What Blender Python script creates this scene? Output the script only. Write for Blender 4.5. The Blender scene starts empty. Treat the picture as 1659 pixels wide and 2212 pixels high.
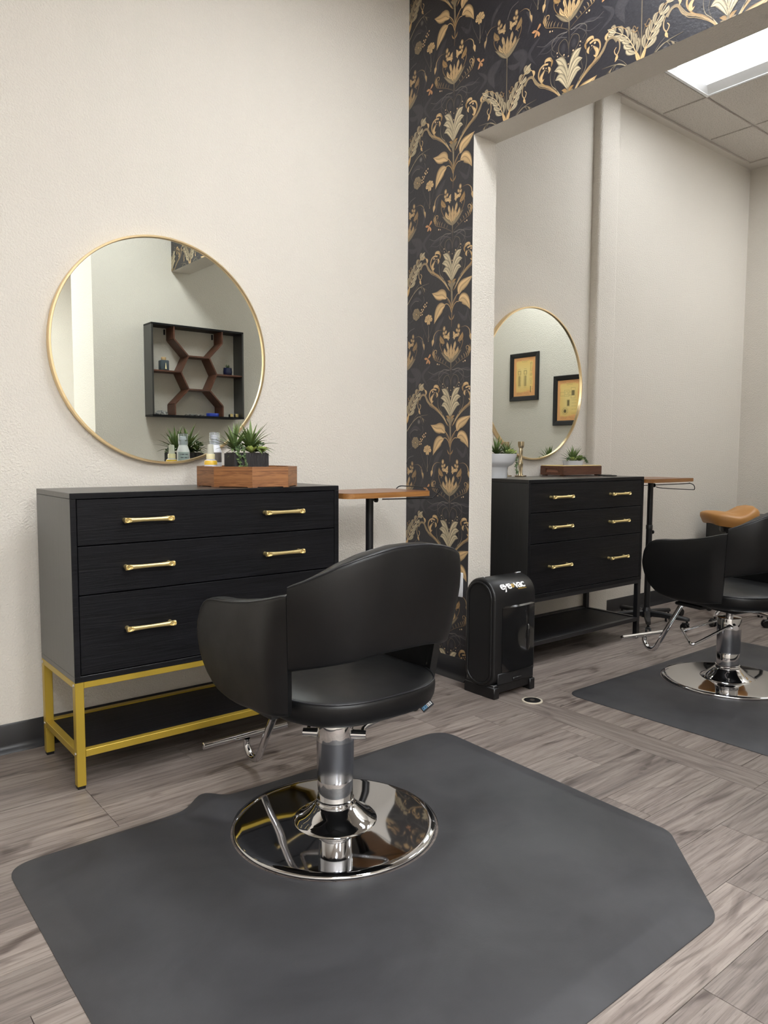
import bpy, bmesh, math, random
from mathutils import Vector, Matrix
random.seed(7)
PI = math.pi
sc = bpy.context.scene
COL = sc.collection

# ---------------------------------------------------------------- camera, light, exposure
F_PX, IW, IH = 1607.127, 1659.0, 2212.0
CAM = Vector((0.0, 0.0, 1.09))
R_RIGHT = Vector((0.775874, -0.630873, 0.0043625))
R_DOWN = Vector((-0.0464523, -0.0640225, -0.9968667))
R_FWD = Vector((0.6291754, 0.7732404, -0.0789789))
cd = bpy.data.cameras.new('camera')
cam = bpy.data.objects.new('camera', cd)
COL.objects.link(cam)
cd.sensor_fit = 'VERTICAL'
cd.sensor_height = 24.0
cd.lens = F_PX * 24.0 / IH
cd.clip_start = 0.02
cam.matrix_world = Matrix(((R_RIGHT.x, -R_DOWN.x, -R_FWD.x, CAM.x),
                           (R_RIGHT.y, -R_DOWN.y, -R_FWD.y, CAM.y),
                           (R_RIGHT.z, -R_DOWN.z, -R_FWD.z, CAM.z),
                           (0, 0, 0, 1)))
sc.camera = cam
wd = bpy.data.worlds.new('world')
sc.world = wd
wd.use_nodes = True
wd.node_tree.nodes['Background'].inputs[0].default_value = (0.9, 0.92, 1.0, 1)
wd.node_tree.nodes['Background'].inputs[1].default_value = 0.05
sc.view_settings.view_transform = 'Standard'
sc.view_settings.look = 'None'
sc.view_settings.gamma = 1.0
sc.view_settings.use_curve_mapping = False
sc.view_settings.exposure = 0.0
sc.cycles.max_bounces = 8
LENS_ROOM1 = 29.0      # radiance of the ceiling lamp diffusers
LENS_REAR = 60.0
LENS_ROOM2 = 17.0

# room numbers (metres)
YW = 2.90              # back wall
XP0, XP1 = 2.508, 2.66  # partition faces
XE = 6.09              # right wall
YS = -0.02             # front wall (behind the second room, carries the shelf)
XR = 1.88              # end of that wall
YR = -3.7              # rear wall, far behind the camera
YF0 = -0.52            # rear side of the thick shelf wall
XB = 3.6               # side wall of the area behind the camera
XL = -1.7              # left wall
ZC = 3.34              # ceiling
YJ = 2.45              # jamb edge
ZH = 2.525             # underside of the header

# ---------------------------------------------------------------- materials
def lin(c):
    c = c / 255.0
    return c / 12.92 if c <= 0.04045 else ((c + 0.055) / 1.055) ** 2.4
def rgb(r, g, b): return (lin(r), lin(g), lin(b), 1.0)

MATS = {}
def mat(name, col, rough=0.5, metal=0.0, **k):
    if name in MATS: return MATS[name]
    m = bpy.data.materials.new(name)
    m.use_nodes = True
    b = m.node_tree.nodes['Principled BSDF']
    b.inputs['Base Color'].default_value = col
    b.inputs['Roughness'].default_value = rough
    b.inputs['Metallic'].default_value = metal
    if 'spec' in k: b.inputs['Specular IOR Level'].default_value = k['spec']
    if 'coat' in k:
        b.inputs['Coat Weight'].default_value = k['coat']
        b.inputs['Coat Roughness'].default_value = k.get('coat_rough', 0.1)
    if 'trans' in k: b.inputs['Transmission Weight'].default_value = k['trans']
    if 'ior' in k: b.inputs['IOR'].default_value = k['ior']
    if 'emit' in k:
        b.inputs['Emission Color'].default_value = k.get('emit_col', (1, 1, 1, 1))
        b.inputs['Emission Strength'].default_value = k['emit']
    MATS[name] = m
    return m

def N(m, t): return m.node_tree.nodes.new(t)
def L(m, a, b): m.node_tree.links.new(a, b)
def coords(m, scale=(1, 1, 1), kind='pos', rot=None):
    if kind == 'pos':
        g = N(m, 'ShaderNodeNewGeometry'); out = g.outputs['Position']
    else:
        g = N(m, 'ShaderNodeTexCoord'); out = g.outputs['Object']
    mp = N(m, 'ShaderNodeMapping')
    mp.inputs['Scale'].default_value = scale
    if rot: mp.inputs['Rotation'].default_value = rot
    L(m, out, mp.inputs['Vector'])
    return mp
def noise(m, vec, scale, detail=3.0, rough=0.5, dist=0.0):
    n = N(m, 'ShaderNodeTexNoise')
    n.inputs['Scale'].default_value = scale
    n.inputs['Detail'].default_value = detail
    n.inputs['Roughness'].default_value = rough
    n.inputs['Distortion'].default_value = dist
    if vec is not None: L(m, vec, n.inputs['Vector'])
    return n
def ramp(m, fac, stops):
    r = N(m, 'ShaderNodeValToRGB')
    while len(r.color_ramp.elements) < len(stops): r.color_ramp.elements.new(0.5)
    for e, (p, c) in zip(r.color_ramp.elements, stops):
        e.position = p; e.color = c
    L(m, fac, r.inputs['Fac'])
    return r
def bump(m, height, strength, dist):
    b = N(m, 'ShaderNodeBump')
    b.inputs['Strength'].default_value = strength
    b.inputs['Distance'].default_value = dist
    L(m, height, b.inputs['Height'])
    L(m, b.outputs['Normal'], m.node_tree.nodes['Principled BSDF'].inputs['Normal'])
    return b
def BS(m): return m.node_tree.nodes['Principled BSDF']

def wall_mat(name, col, strength=0.50):
    m = mat(name, col, 0.62, spec=0.35)
    c = coords(m, (1, 1, 1), 'pos', (0.61, 0.43, 0.77))
    n1 = noise(m, c.outputs[0], 140.0, 3.0, 0.55, 0.3)
    r = ramp(m, n1.outputs['Fac'], [(0.36, (0, 0, 0, 1)), (0.62, (1, 1, 1, 1))])
    bump(m, r.outputs['Color'], strength, 0.0035)
    n2 = noise(m, c.outputs[0], 1.2, 2.0)
    mx = N(m, 'ShaderNodeMix'); mx.data_type = 'RGBA'
    mx.inputs['A'].default_value = col
    mx.inputs['B'].default_value = tuple(x * 0.96 for x in col[:3]) + (1,)
    L(m, n2.outputs['Fac'], mx.inputs['Factor'])
    L(m, mx.outputs['Result'], BS(m).inputs['Base Color'])
    return m
M_WALL = wall_mat('wall_paint', rgb(224, 218, 208))
M_BASE = mat('black_vinyl_base', rgb(30, 30, 33), 0.35)
M_TRIMW = mat('ceiling_trim_white', rgb(214, 208, 200), 0.5)

def wallpaper_mat():
    m = mat('wallpaper_print', rgb(36, 34, 38), 0.42, spec=0.65)
    at = N(m, 'ShaderNodeVertexColor'); at.layer_name = 'Col'
    L(m, at.outputs['Color'], BS(m).inputs['Base Color'])
    c = coords(m, (1, 1, 1), 'pos', (0.61, 0.43, 0.77))
    n1 = noise(m, c.outputs[0], 80.0, 3.0, 0.55, 0.3)
    bump(m, n1.outputs['Fac'], 0.35, 0.003)
    return m
M_PAPER = wallpaper_mat()

def floor_mat(name='grey_oak_plank', sw=False):
    m = mat(name, rgb(120, 110, 104), 0.42, spec=0.4)
    oi = N(m, 'ShaderNodeObjectInfo')
    g = N(m, 'ShaderNodeNewGeometry')
    mul = N(m, 'ShaderNodeVectorMath'); mul.operation = 'MULTIPLY_ADD'
    cmb = N(m, 'ShaderNodeCombineXYZ')
    for i in range(3): L(m, oi.outputs['Random'], cmb.inputs[i])
    L(m, cmb.outputs[0], mul.inputs[0])
    mul.inputs[1].default_value = (37.0, 53.0, 11.0)
    tc = N(m, 'ShaderNodeTexCoord')
    L(m, g.outputs['Position'], mul.inputs[2])
    SW = (lambda a, b: (b, a, 1.0)) if sw else (lambda a, b: (a, b, 1.0))
    mp = N(m, 'ShaderNodeMapping'); mp.inputs['Scale'].default_value = SW(1.1, 13.0)
    L(m, mul.outputs[0], mp.inputs['Vector'])
    base = noise(m, mp.outputs[0], 1.6, 8.0, 0.62, 1.4)
    cr = ramp(m, base.outputs['Fac'], [(0.22, rgb(106, 96, 92)), (0.42, rgb(133, 122, 116)), (0.58, rgb(148, 137, 130)), (0.8, rgb(164, 154, 146))])
    # fine grain
    mp2 = N(m, 'ShaderNodeMapping'); mp2.inputs['Scale'].default_value = SW(3.0, 95.0)
    L(m, mul.outputs[0], mp2.inputs['Vector'])
    fine = noise(m, mp2.outputs[0], 2.2, 5.0, 0.7, 0.6)
    fr = ramp(m, fine.outputs['Fac'], [(0.34, rgb(126, 120, 118)), (0.5, (1, 1, 1, 1))])
    mx = N(m, 'ShaderNodeMix'); mx.data_type = 'RGBA'; mx.blend_type = 'MULTIPLY'
    mx.inputs['Factor'].default_value = 0.55
    L(m, cr.outputs['Color'], mx.inputs['A']); L(m, fr.outputs['Color'], mx.inputs['B'])
    # cathedral figure: warped growth lines
    mp4 = N(m, 'ShaderNodeMapping'); mp4.inputs['Scale'].default_value = SW(0.55, 5.0)
    L(m, mul.outputs[0], mp4.inputs['Vector'])
    wv = N(m, 'ShaderNodeTexWave'); wv.wave_type = 'BANDS'; wv.bands_direction = 'X' if sw else 'Y'
    wv.inputs['Scale'].default_value = 1.7; wv.inputs['Distortion'].default_value = 14.0; wv.inputs['Detail'].default_value = 3.0; wv.inputs['Detail Scale'].default_value = 1.1
    L(m, mp4.outputs[0], wv.inputs['Vector'])
    wr = ramp(m, wv.outputs['Fac'], [(0.0, rgb(196, 190, 186)), (0.35, (1, 1, 1, 1))])
    mxw = N(m, 'ShaderNodeMix'); mxw.data_type = 'RGBA'; mxw.blend_type = 'MULTIPLY'; mxw.inputs['Factor'].default_value = 0.42
    L(m, mx.outputs['Result'], mxw.inputs['A']); L(m, wr.outputs['Color'], mxw.inputs['B'])
    mx = mxw
    # knots / dark smudges
    mp3 = N(m, 'ShaderNodeMapping'); mp3.inputs['Scale'].default_value = SW(2.2, 8.5)
    L(m, mul.outputs[0], mp3.inputs['Vector'])
    kn = noise(m, mp3.outputs[0], 0.9, 3.0, 0.5, 2.2)
    kr = ramp(m, kn.outputs['Fac'], [(0.58, (1, 1, 1, 1)), (0.72, rgb(138, 128, 126))])
    mx2 = N(m, 'ShaderNodeMix'); mx2.data_type = 'RGBA'; mx2.blend_type = 'MULTIPLY'
    mx2.inputs['Factor'].default_value = 0.8
    L(m, mx.outputs['Result'], mx2.inputs['A']); L(m, kr.outputs['Color'], mx2.inputs['B'])
    # plank to plank tone
    hsv = N(m, 'ShaderNodeHueSaturation')
    mr = N(m, 'ShaderNodeMapRange'); mr.inputs['To Min'].default_value = 0.80; mr.inputs['To Max'].default_value = 1.12
    L(m, oi.outputs['Random'], mr.inputs['Value'])
    L(m, mr.outputs['Result'], hsv.inputs['Value'])
    L(m, mx2.outputs['Result'], hsv.inputs['Color'])
    L(m, hsv.outputs['Color'], BS(m).inputs['Base Color'])
    bump(m, fine.outputs['Fac'], 0.25, 0.002)
    return m
M_FLOOR = floor_mat()
M_FLOOR_T = floor_mat('grey_oak_transition', True)

def stained_wood(name, dark, light, rough, axis='x', scale=1.0, bumps=0.15, coat=0.0, kind='pos'):
    m = mat(name, dark, rough, coat=coat, coat_rough=0.25)
    sc_ = {'x': (1.5, 30, 30), 'y': (30, 1.5, 30), 'z': (30, 30, 1.5)}[axis]
    c = coords(m, tuple(s * scale for s in sc_), kind)
    n = noise(m, c.outputs[0], 1.5, 6.0, 0.65, 1.6)
    r = ramp(m, n.outputs['Fac'], [(0.3, dark), (0.72, light)])
    L(m, r.outputs['Color'], BS(m).inputs['Base Color'])
    bump(m, n.outputs['Fac'], bumps, 0.002)
    return m
M_BLACKWOOD = stained_wood('black_wood_horizontal', rgb(6, 6, 8), rgb(24, 24, 28), 0.46, 'x', 1.4, 0.7)
BS(M_BLACKWOOD).inputs['Specular IOR Level'].default_value = 0.2
M_BLACKWOOD_V = stained_wood('black_wood_vertical', rgb(24, 24, 25), rgb(40, 40, 41), 0.30, 'z', 1.4, 0.12)
BS(M_BLACKWOOD_V).inputs['Specular IOR Level'].default_value = 1.0
M_BLACKTOP = stained_wood('black_wood_top', rgb(26, 25, 25), rgb(46, 43, 41), 0.30, 'x', 1.4, 0.12)
BS(M_BLACKTOP).inputs['Specular IOR Level'].default_value = 0.8
M_TEAK = stained_wood('teak_tray', rgb(100, 60, 34), rgb(180, 124, 76), 0.38, 'x', 2.0, 0.1, 0.0, 'obj')
M_WALNUT = stained_wood('walnut_strip', rgb(62, 36, 26), rgb(112, 68, 48), 0.45, 'x', 2.0, 0.1)
M_WALNUTBOX = stained_wood('walnut_box', rgb(64, 36, 24), rgb(104, 64, 44), 0.35, 'x', 2.0, 0.1)
M_TRAYTOP = stained_wood('tray_table_wood', rgb(96, 58, 34), rgb(150, 98, 60), 0.28, 'y', 1.5, 0.08)
M_TRAYEDGE = stained_wood('tray_table_edge', rgb(128, 84, 40), rgb(176, 124, 70), 0.35, 'x', 1.5, 0.08)
M_GOLDLEG = mat('gold_painted_steel', rgb(182, 154, 56), 0.38, 0.45)
M_GOLD = mat('brushed_brass', rgb(232, 210, 150), 0.36, 0.85)
M_GOLDFRAME = mat('gold_mirror_frame', rgb(236, 212, 168), 0.28, 1.0)
M_BRASS = mat('antique_brass', rgb(206, 190, 158), 0.25, 1.0)
M_STEEL = mat('zinc_screw', rgb(205, 205, 208), 0.3, 1.0)
M_CHROME = mat('chrome', rgb(214, 214, 216), 0.045, 1.0)
M_CHROME_S = mat('chrome_satin', rgb(176, 178, 184), 0.16, 1.0)
M_MIRROR = mat('mirror_glass', (0.87, 0.91, 0.86, 1), 0.0, 1.0)
M_BLACKPL = mat('black_plastic', rgb(16, 16, 18), 0.38)
M_BLACKMET = mat('black_powder_steel', rgb(24, 24, 27), 0.4, 0.0)
M_GLOSSBLK = mat('gloss_black_window', rgb(10, 10, 11), 0.06, coat=0.6)
M_WHITEPL = mat('white_plastic', rgb(232, 234, 238), 0.35)
M_GREYSLOT = mat('outlet_slot', rgb(70, 70, 72), 0.5)
def leather_mat():
    m = mat('black_vinyl_leather', rgb(9, 9, 11), 0.42, spec=0.46)
    c = coords(m)
    v = noise(m, c.outputs[0], 420.0, 2.0, 0.5)
    bump(m, v.outputs['Fac'], 0.12, 0.0015)
    n = noise(m, c.outputs[0], 9.0, 3.0)
    r = ramp(m, n.outputs['Fac'], [(0.3, (0.38, 0.38, 0.38, 1)), (0.7, (0.5, 0.5, 0.5, 1))])
    L(m, r.outputs['Color'], BS(m).inputs['Roughness'])
    return m
M_LEATHER = leather_mat()
M_PIPING = mat('vinyl_piping', rgb(38, 38, 42), 0.3)
def mat_mat():
    m = mat('rubber_floor_mat', rgb(58, 58, 61), 0.52, spec=0.45)
    c = coords(m)
    n = noise(m, c.outputs[0], 3.0, 5.0, 0.6, 0.4)
    r = ramp(m, n.outputs['Fac'], [(0.3, rgb(50, 50, 53)), (0.7, rgb(68, 68, 71))])
    L(m, r.outputs['Color'], BS(m).inputs['Base Color'])
    c2 = coords(m, (60, 160, 60))
    n2 = noise(m, c2.outputs[0], 2.0, 4.0, 0.6, 0.8)
    bump(m, n2.outputs['Fac'], 0.16, 0.0018)
    n3 = noise(m, c.outputs[0], 2.2, 4.0, 0.6)
    r3 = ramp(m, n3.outputs['Fac'], [(0.3, (0.44, 0.44, 0.44, 1)), (0.7, (0.6, 0.6, 0.6, 1))])
    L(m, r3.outputs['Color'], BS(m).inputs['Roughness'])
    return m
M_MAT = mat_mat()
M_TAN = mat('tan_saddle_leather', rgb(180, 128, 68), 0.45)
def tile_mat():
    m = mat('acoustic_tile', rgb(206, 200, 192), 0.85)
    c = coords(m)
    n = noise(m, c.outputs[0], 160.0, 2.0, 0.6)
    r = ramp(m, n.outputs['Fac'], [(0.36, rgb(168, 162, 154)), (0.46, rgb(208, 202, 195))])
    L(m, r.outputs['Color'], BS(m).inputs['Base Color'])
    return m
M_TILE = tile_mat()
M_GRID = mat('ceiling_grid_white', rgb(196, 190, 184), 0.5)
M_LAMPWHITE = mat('lamp_reflector_white', rgb(236, 238, 240), 0.4)
M_CERAMIC = mat('white_ceramic', rgb(222, 224, 228), 0.25)
M_LEAF = None
def leaf_mat(name, a, b):
    m = mat(name, a, 0.45)
    at = N(m, 'ShaderNodeVertexColor'); at.layer_name = 'Col'
    mx = N(m, 'ShaderNodeMix'); mx.data_type = 'RGBA'
    mx.inputs['A'].default_value = a; mx.inputs['B'].default_value = b
    sp = N(m, 'ShaderNodeSeparateColor')
    L(m, at.outputs['Color'], sp.inputs['Color'])
    L(m, sp.outputs['Red'], mx.inputs['Factor'])
    L(m, mx.outputs['Result'], BS(m).inputs['Base Color'])
    return m
M_AGAVE = leaf_mat('agave_leaf', rgb(40, 66, 36), rgb(146, 168, 96))
M_ROSETTE = leaf_mat('pale_succulent', rgb(92, 118, 56), rgb(190, 206, 118))
M_SEDUM = leaf_mat('trailing_succulent', rgb(44, 66, 42), rgb(120, 146, 92))
M_SUBFLOOR = mat('subfloor_dark', rgb(40, 36, 34), 0.9)

# ---------------------------------------------------------------- mesh builder
class MB:
    def __init__(s): s.v = []; s.f = []; s.c = []
    def add(s, vs, fs, cs=None):
        o = len(s.v)
        s.v += [tuple(p) for p in vs]
        s.f += [tuple(i + o for i in f) for f in fs]
        s.c += list(cs) if cs else [(1, 1, 1, 1)] * len(vs)
        return s
    def box(s, x0, x1, y0, y1, z0, z1):
        vs = [(x, y, z) for x in (x0, x1) for y in (y0, y1) for z in (z0, z1)]
        return s.add(vs, [(0, 1, 3, 2), (4, 6, 7, 5), (0, 4, 5, 1), (2, 3, 7, 6), (0, 2, 6, 4), (1, 5, 7, 3)])
    def rbox(s, x0, x1, y0, y1, z0, z1, r=0.003, seg=2):
        bm = bmesh.new()
        bmesh.ops.create_cube(bm, size=1.0)
        for v in bm.verts:
            v.co = Vector(((x0 + x1) / 2 + v.co.x * (x1 - x0), (y0 + y1) / 2 + v.co.y * (y1 - y0), (z0 + z1) / 2 + v.co.z * (z1 - z0)))
        bmesh.ops.bevel(bm, geom=list(bm.edges), offset=r, segments=seg, affect='EDGES', profile=0.5)
        return s.frombm(bm)
    def frombm(s, bm):
        bm.verts.index_update()
        s.add([v.co[:] for v in bm.verts], [[v.index for v in f.verts] for f in bm.faces])
        bm.free()
        return s
    def lathe(s, prof, seg=48, c=(0, 0, 0), cap=True):
        vs, fs = [], []
        for (r, z) in prof:
            for i in range(seg):
                a = 2 * PI * i / seg
                vs.append((c[0] + r * math.cos(a), c[1] + r * math.sin(a), c[2] + z))
        for j in range(len(prof) - 1):
            for i in range(seg):
                k = (i + 1) % seg
                fs.append((j * seg + i, j * seg + k, (j + 1) * seg + k, (j + 1) * seg + i))
        if cap:
            fs.append(tuple(reversed(range(seg))))
            fs.append(tuple((len(prof) - 1) * seg + i for i in range(seg)))
        return s.add(vs, fs)
    def tube(s, pts, r, seg=12, cap=True):
        pts = [Vector(p) for p in pts]
        n = len(pts)
        rs = r if isinstance(r, (list, tuple)) else [r] * n
        tans = []
        for i in range(n):
            a = pts[max(i - 1, 0)]; b = pts[min(i + 1, n - 1)]
            tans.append((b - a).normalized())
        up = Vector((0, 0, 1)) if abs(tans[0].z) < 0.9 else Vector((1, 0, 0))
        nrm = (up - tans[0] * up.dot(tans[0])).normalized()
        vs, fs = [], []
        for i in range(n):
            if i > 0:
                nrm = (nrm - tans[i] * nrm.dot(tans[i]))
                nrm = nrm.normalized() if nrm.length > 1e-6 else Vector((1, 0, 0))
            bi = tans[i].cross(nrm)
            for k in range(seg):
                a = 2 * PI * k / seg
                vs.append(pts[i] + (nrm * math.cos(a) + bi * math.sin(a)) * rs[i])
        for i in range(n - 1):
            for k in range(seg):
                k2 = (k + 1) % seg
                fs.append((i * seg + k, i * seg + k2, (i + 1) * seg + k2, (i + 1) * seg + k))
        if cap:
            fs.append(tuple(reversed(range(seg))))
            fs.append(tuple((n - 1) * seg + k for k in range(seg)))
        return s.add(vs, fs)
    def prism(s, poly, z0, z1):
        n = len(poly)
        vs = [(p[0], p[1], z0) for p in poly] + [(p[0], p[1], z1) for p in poly]
        fs = [tuple(reversed(range(n))), tuple(range(n, 2 * n))]
        fs += [(i, (i + 1) % n, n + (i + 1) % n, n + i) for i in range(n)]
        return s.add(vs, fs)
    def loft(s, loops, closed_path=False, caps=True):
        n = len(loops[0]); m = len(loops)
        vs = [p for lp in loops for p in lp]; fs = []
        for j in range(m - (0 if closed_path else 1)):
            j2 = (j + 1) % m
            for i in range(n):
                k = (i + 1) % n
                fs.append((j * n + i, j * n + k, j2 * n + k, j2 * n + i))
        if caps and not closed_path:
            fs.append(tuple(reversed(range(n)))); fs.append(tuple((m - 1) * n + i for i in range(n)))
        return s.add(vs, fs)
    def xform(s, M):
        s.v = [tuple(M @ Vector(p)) for p in s.v]; return s
    def mesh(s, name, m, smooth=None, color=False):
        me = bpy.data.meshes.new(name)
        me.from_pydata(s.v, [], s.f)
        me.validate(clean_customdata=False)
        bm = bmesh.new(); bm.from_mesh(me)
        bmesh.ops.recalc_face_normals(bm, faces=list(bm.faces))
        bm.to_mesh(me); bm.free()
        if color:
            at = me.color_attributes.new('Col', 'FLOAT_COLOR', 'POINT')
            for i, c in enumerate(s.c): at.data[i].color = c
        if m: me.materials.append(m)
        if smooth is not None:
            me.polygons.foreach_set('use_smooth', [True] * len(me.polygons))
            me.set_sharp_from_angle(angle=math.radians(smooth))
        return me
    def build(s, name, m, parent=None, smooth=None, color=False):
        o = bpy.data.objects.new(name, s.mesh(name, m, smooth, color))
        COL.objects.link(o)
        if parent: o.parent = parent
        return o

def tag(o, label, cat=None, group=None, kind=None):
    o['label'] = label
    if cat: o['category'] = cat
    if group: o['group'] = group
    if kind: o['kind'] = kind
    return o
def thing(name, label, cat, loc=(0, 0, 0), rz=0.0, group=None):
    o = bpy.data.objects.new(name, None)
    o.empty_display_size = 0.05
    COL.objects.link(o)
    o.location = loc; o.rotation_euler = (0, 0, rz)
    return tag(o, label, cat, group)
def struct(o, label):
    o['kind'] = 'structure'; o['label'] = label; return o
def inst(mesh, name, parent, loc=(0, 0, 0), rot=(0, 0, 0), scale=(1, 1, 1)):
    o = bpy.data.objects.new(name, mesh)
    COL.objects.link(o); o.parent = parent
    o.location = loc; o.rotation_euler = rot; o.scale = scale
    return o
def interp(tab, x):
    if x <= tab[0][0]: return tab[0][1]
    for (a, va), (b, vb) in zip(tab, tab[1:]):
        if x <= b:
            t = (x - a) / (b - a); t = t * t * (3 - 2 * t) if False else t
            return va + (vb - va) * t
    return tab[-1][1]
def crom(pts, n=8):
    P = [Vector(p) for p in pts]
    P = [P[0] * 2 - P[1]] + P + [P[-1] * 2 - P[-2]]
    out = []
    for i in range(1, len(P) - 2):
        for k in range(n):
            t = k / n
            out.append(0.5 * ((2 * P[i]) + (P[i + 1] - P[i - 1]) * t + (2 * P[i - 1] - 5 * P[i] + 4 * P[i + 1] - P[i + 2]) * t * t
                              + (3 * P[i] - P[i - 1] - 3 * P[i + 1] + P[i + 2]) * t ** 3))
    out.append(P[-2])
    return out

# ---------------------------------------------------------------- room shell
wb = struct(MB().box(XL - 0.15, XE + 0.15, YW, YW + 0.15, -0.05, ZC + 0.1).build('wall_back', M_WALL), 'cream textured back wall behind both dressers')
struct(MB().box(XE, XE + 0.15, YS, YW, -0.05, ZC + 0.1).build('wall_right', M_WALL), 'cream far wall of the second room with framed prints')
struct(MB().box(XR, XE + 0.15, YF0, YS, -0.05, ZC + 0.1).build('wall_front', M_WALL), 'cream wall with the hexagon shelf, seen in the mirror')
struct(MB().box(XB, XB + 0.15, YR - 0.15, YF0, -0.05, ZC + 0.1).build('wall_return', M_WALL), 'cream side wall of the area behind the photographer')
struct(MB().box(XL - 0.15, XB, YR - 0.15, YR, -0.05, ZC + 0.1).build('wall_rear', M_WALL), 'cream wall far behind the photographer')
struct(MB().box(XL - 0.15, XL, YR, YW, -0.05, ZC + 0.1).build('wall_left', M_WALL), 'cream side wall left of the first station')
# partition: jamb + header as one wall with an opening
wp = MB()
wp.box(XP0, XP1, YJ, YW, -0.05, ZC + 0.1)
wp.box(XP0, XP1, YS, YJ, ZH, ZC + 0.1)
wall_part = struct(wp.build('wall_partition', M_WALL), 'partition wall with a wide opening and papered face')
# pilaster with rounded corners
pp = []
PX0, PX1, PYF = 4.03, 4.235, 2.845
for (cx, cy, a0) in ((PX0 + 0.02, PYF + 0.02, PI), (PX1 - 0.02, PYF + 0.02, 1.5 * PI)):
    for k in range(7):
        a = a0 + k / 6 * PI / 2
        pp.append((cx + 0.02 * math.cos(a), cy + 0.02 * math.sin(a)))
pp += [(PX1, YW), (PX0, YW)]
struct(MB().prism(pp, 0.0, ZC).build('wall_pilaster', M_WALL, smooth=40), 'shallow cream pilaster with rounded corners')

# baseboards (vinyl cove base with a small toe)
def baseboard(name, p0, p1, nrm, h=0.105):
    d = Vector((p1[0] - p0[0], p1[1] - p0[1], 0)); n = Vector((nrm[0], nrm[1], 0))
    prof = [(0, 0), (0.022, 0), (0.021, 0.004), (0.012, 0.012), (0.007, 0.022), (0.005, 0.03), (0.005, h - 0.003), (0.003, h), (0, h)]
    lp = []
    for b in (p0, p1):
        lp.append([(b[0] + n.x * o, b[1] + n.y * o, z) for o, z in prof])
    return struct(MB().loft(lp).build(name, M_BASE, smooth=50), 'black vinyl cove baseboard ' + {'back': 'behind the gold-legged dresser', 'second': 'behind the black-legged dresser', 'far': 'behind the tan stool', 'partition': 'under the floral wallpaper', 'right': 'under the framed prints', 'front': 'under the hexagon shelf', 'left': 'along the left wall', 'rear': 'along the rear wall'}[name.split('_')[1]])
baseboard('baseboard_back', (XL, YW), (XP0, YW), (0, -1))
baseboard('baseboard_second', (XP1, YW), (PX0, YW), (0, -1))
baseboard('baseboard_far', (PX1, YW), (XE, YW), (0, -1))
baseboard('baseboard_partition', (XP0, YW), (XP0, YJ), (-1, 0))
baseboard('baseboard_right', (XE, YW), (XE, YS), (-1, 0))
baseboard('baseboard_front', (XR, YS), (XE, YS), (0, 1))
baseboard('baseboard_left', (XL, YR), (XL, YW), (1, 0))
baseboard('baseboard_rear', (XL, YR), (XB, YR), (0, 1))

# floor: slab + planks
fl = struct(MB().box(XL - 0.15, XE + 0.15, YR - 0.15, YW + 0.15, -0.06, -0.006).build('floor', M_SUBFLOOR), 'grey wood plank floor')
pm = MB().box(-0.5, 0.5, -0.5, 0.5, -0.5, 0.5).mesh('plank', M_FLOOR)
pmt = MB().box(-0.5, 0.5, -0.5, 0.5, -0.5, 0.5).mesh('transition_plank', M_FLOOR_T)
PWD, PLN, GAP = 0.156, 1.27, 0.0016
def plank(x0, x1, y0, y1):
    if x1 - x0 < 0.02 or y1 - y0 < 0.01: return
    inst(pm, 'plank', fl, ((x0 + x1) / 2, (y0 + y1) / 2, -0.003 + random.uniform(-0.0001, 0.0001)), (0, 0, 0), (x1 - x0 - GAP, y1 - y0 - GAP, 0.006))
SX0, SX1 = 2.425, 2.575
known = {2.264: 0.724, 2.108: 1.994, 1.952: 2.205, 1.484: 2.2, 0.704: 1.833, 1.64: 1.1, 1.328: 1.6, 1.172: 2.0, 1.796: 1.45}
r = 0
y = 2.108 - PWD * 16
while y < YW - 0.005:
    y0, y1 = y, min(y + PWD, YW)
    if y1 > -0.4:
        off = next((v for k, v in known.items() if abs(k - y) < 0.02), None)
        if off is None: off = random.uniform(0, PLN)
        # first room
        xs = [off + PLN * k for k in range(-6, 7)]
        xs = sorted([XL] + [x for x in xs if XL + 0.03 < x < SX0 - 0.03] + [SX0])
        for a, b in zip(xs, xs[1:]): plank(a, b, y0, y1)
        off2 = random.uniform(0, PLN)
        xs = [SX1 + off2 + PLN * k for k in range(-1, 5)]
        xs = sorted([SX1] + [x for x in xs if SX1 + 0.05 < x < XE - 0.05] + [XE])
        if y0 > YS - 0.2:
            for a, b in zip(xs, xs[1:]): plank(a, b, y0, y1)
    y += PWD
for a, b in ((2.90, 2.30), (2.30, 1.06), (1.06, -0.02)):
    o = inst(pmt, 'transition_plank', fl, ((SX0 + SX1) / 2, (a + b) / 2, -0.003), (0, 0, 0), (SX1 - SX0 - GAP, a - b - GAP, 0.006))

MB().box(XL, XB, YR, 2.108 - PWD * 16, -0.0058, 0.0).build('rear_flooring', M_FLOOR, fl)
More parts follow.
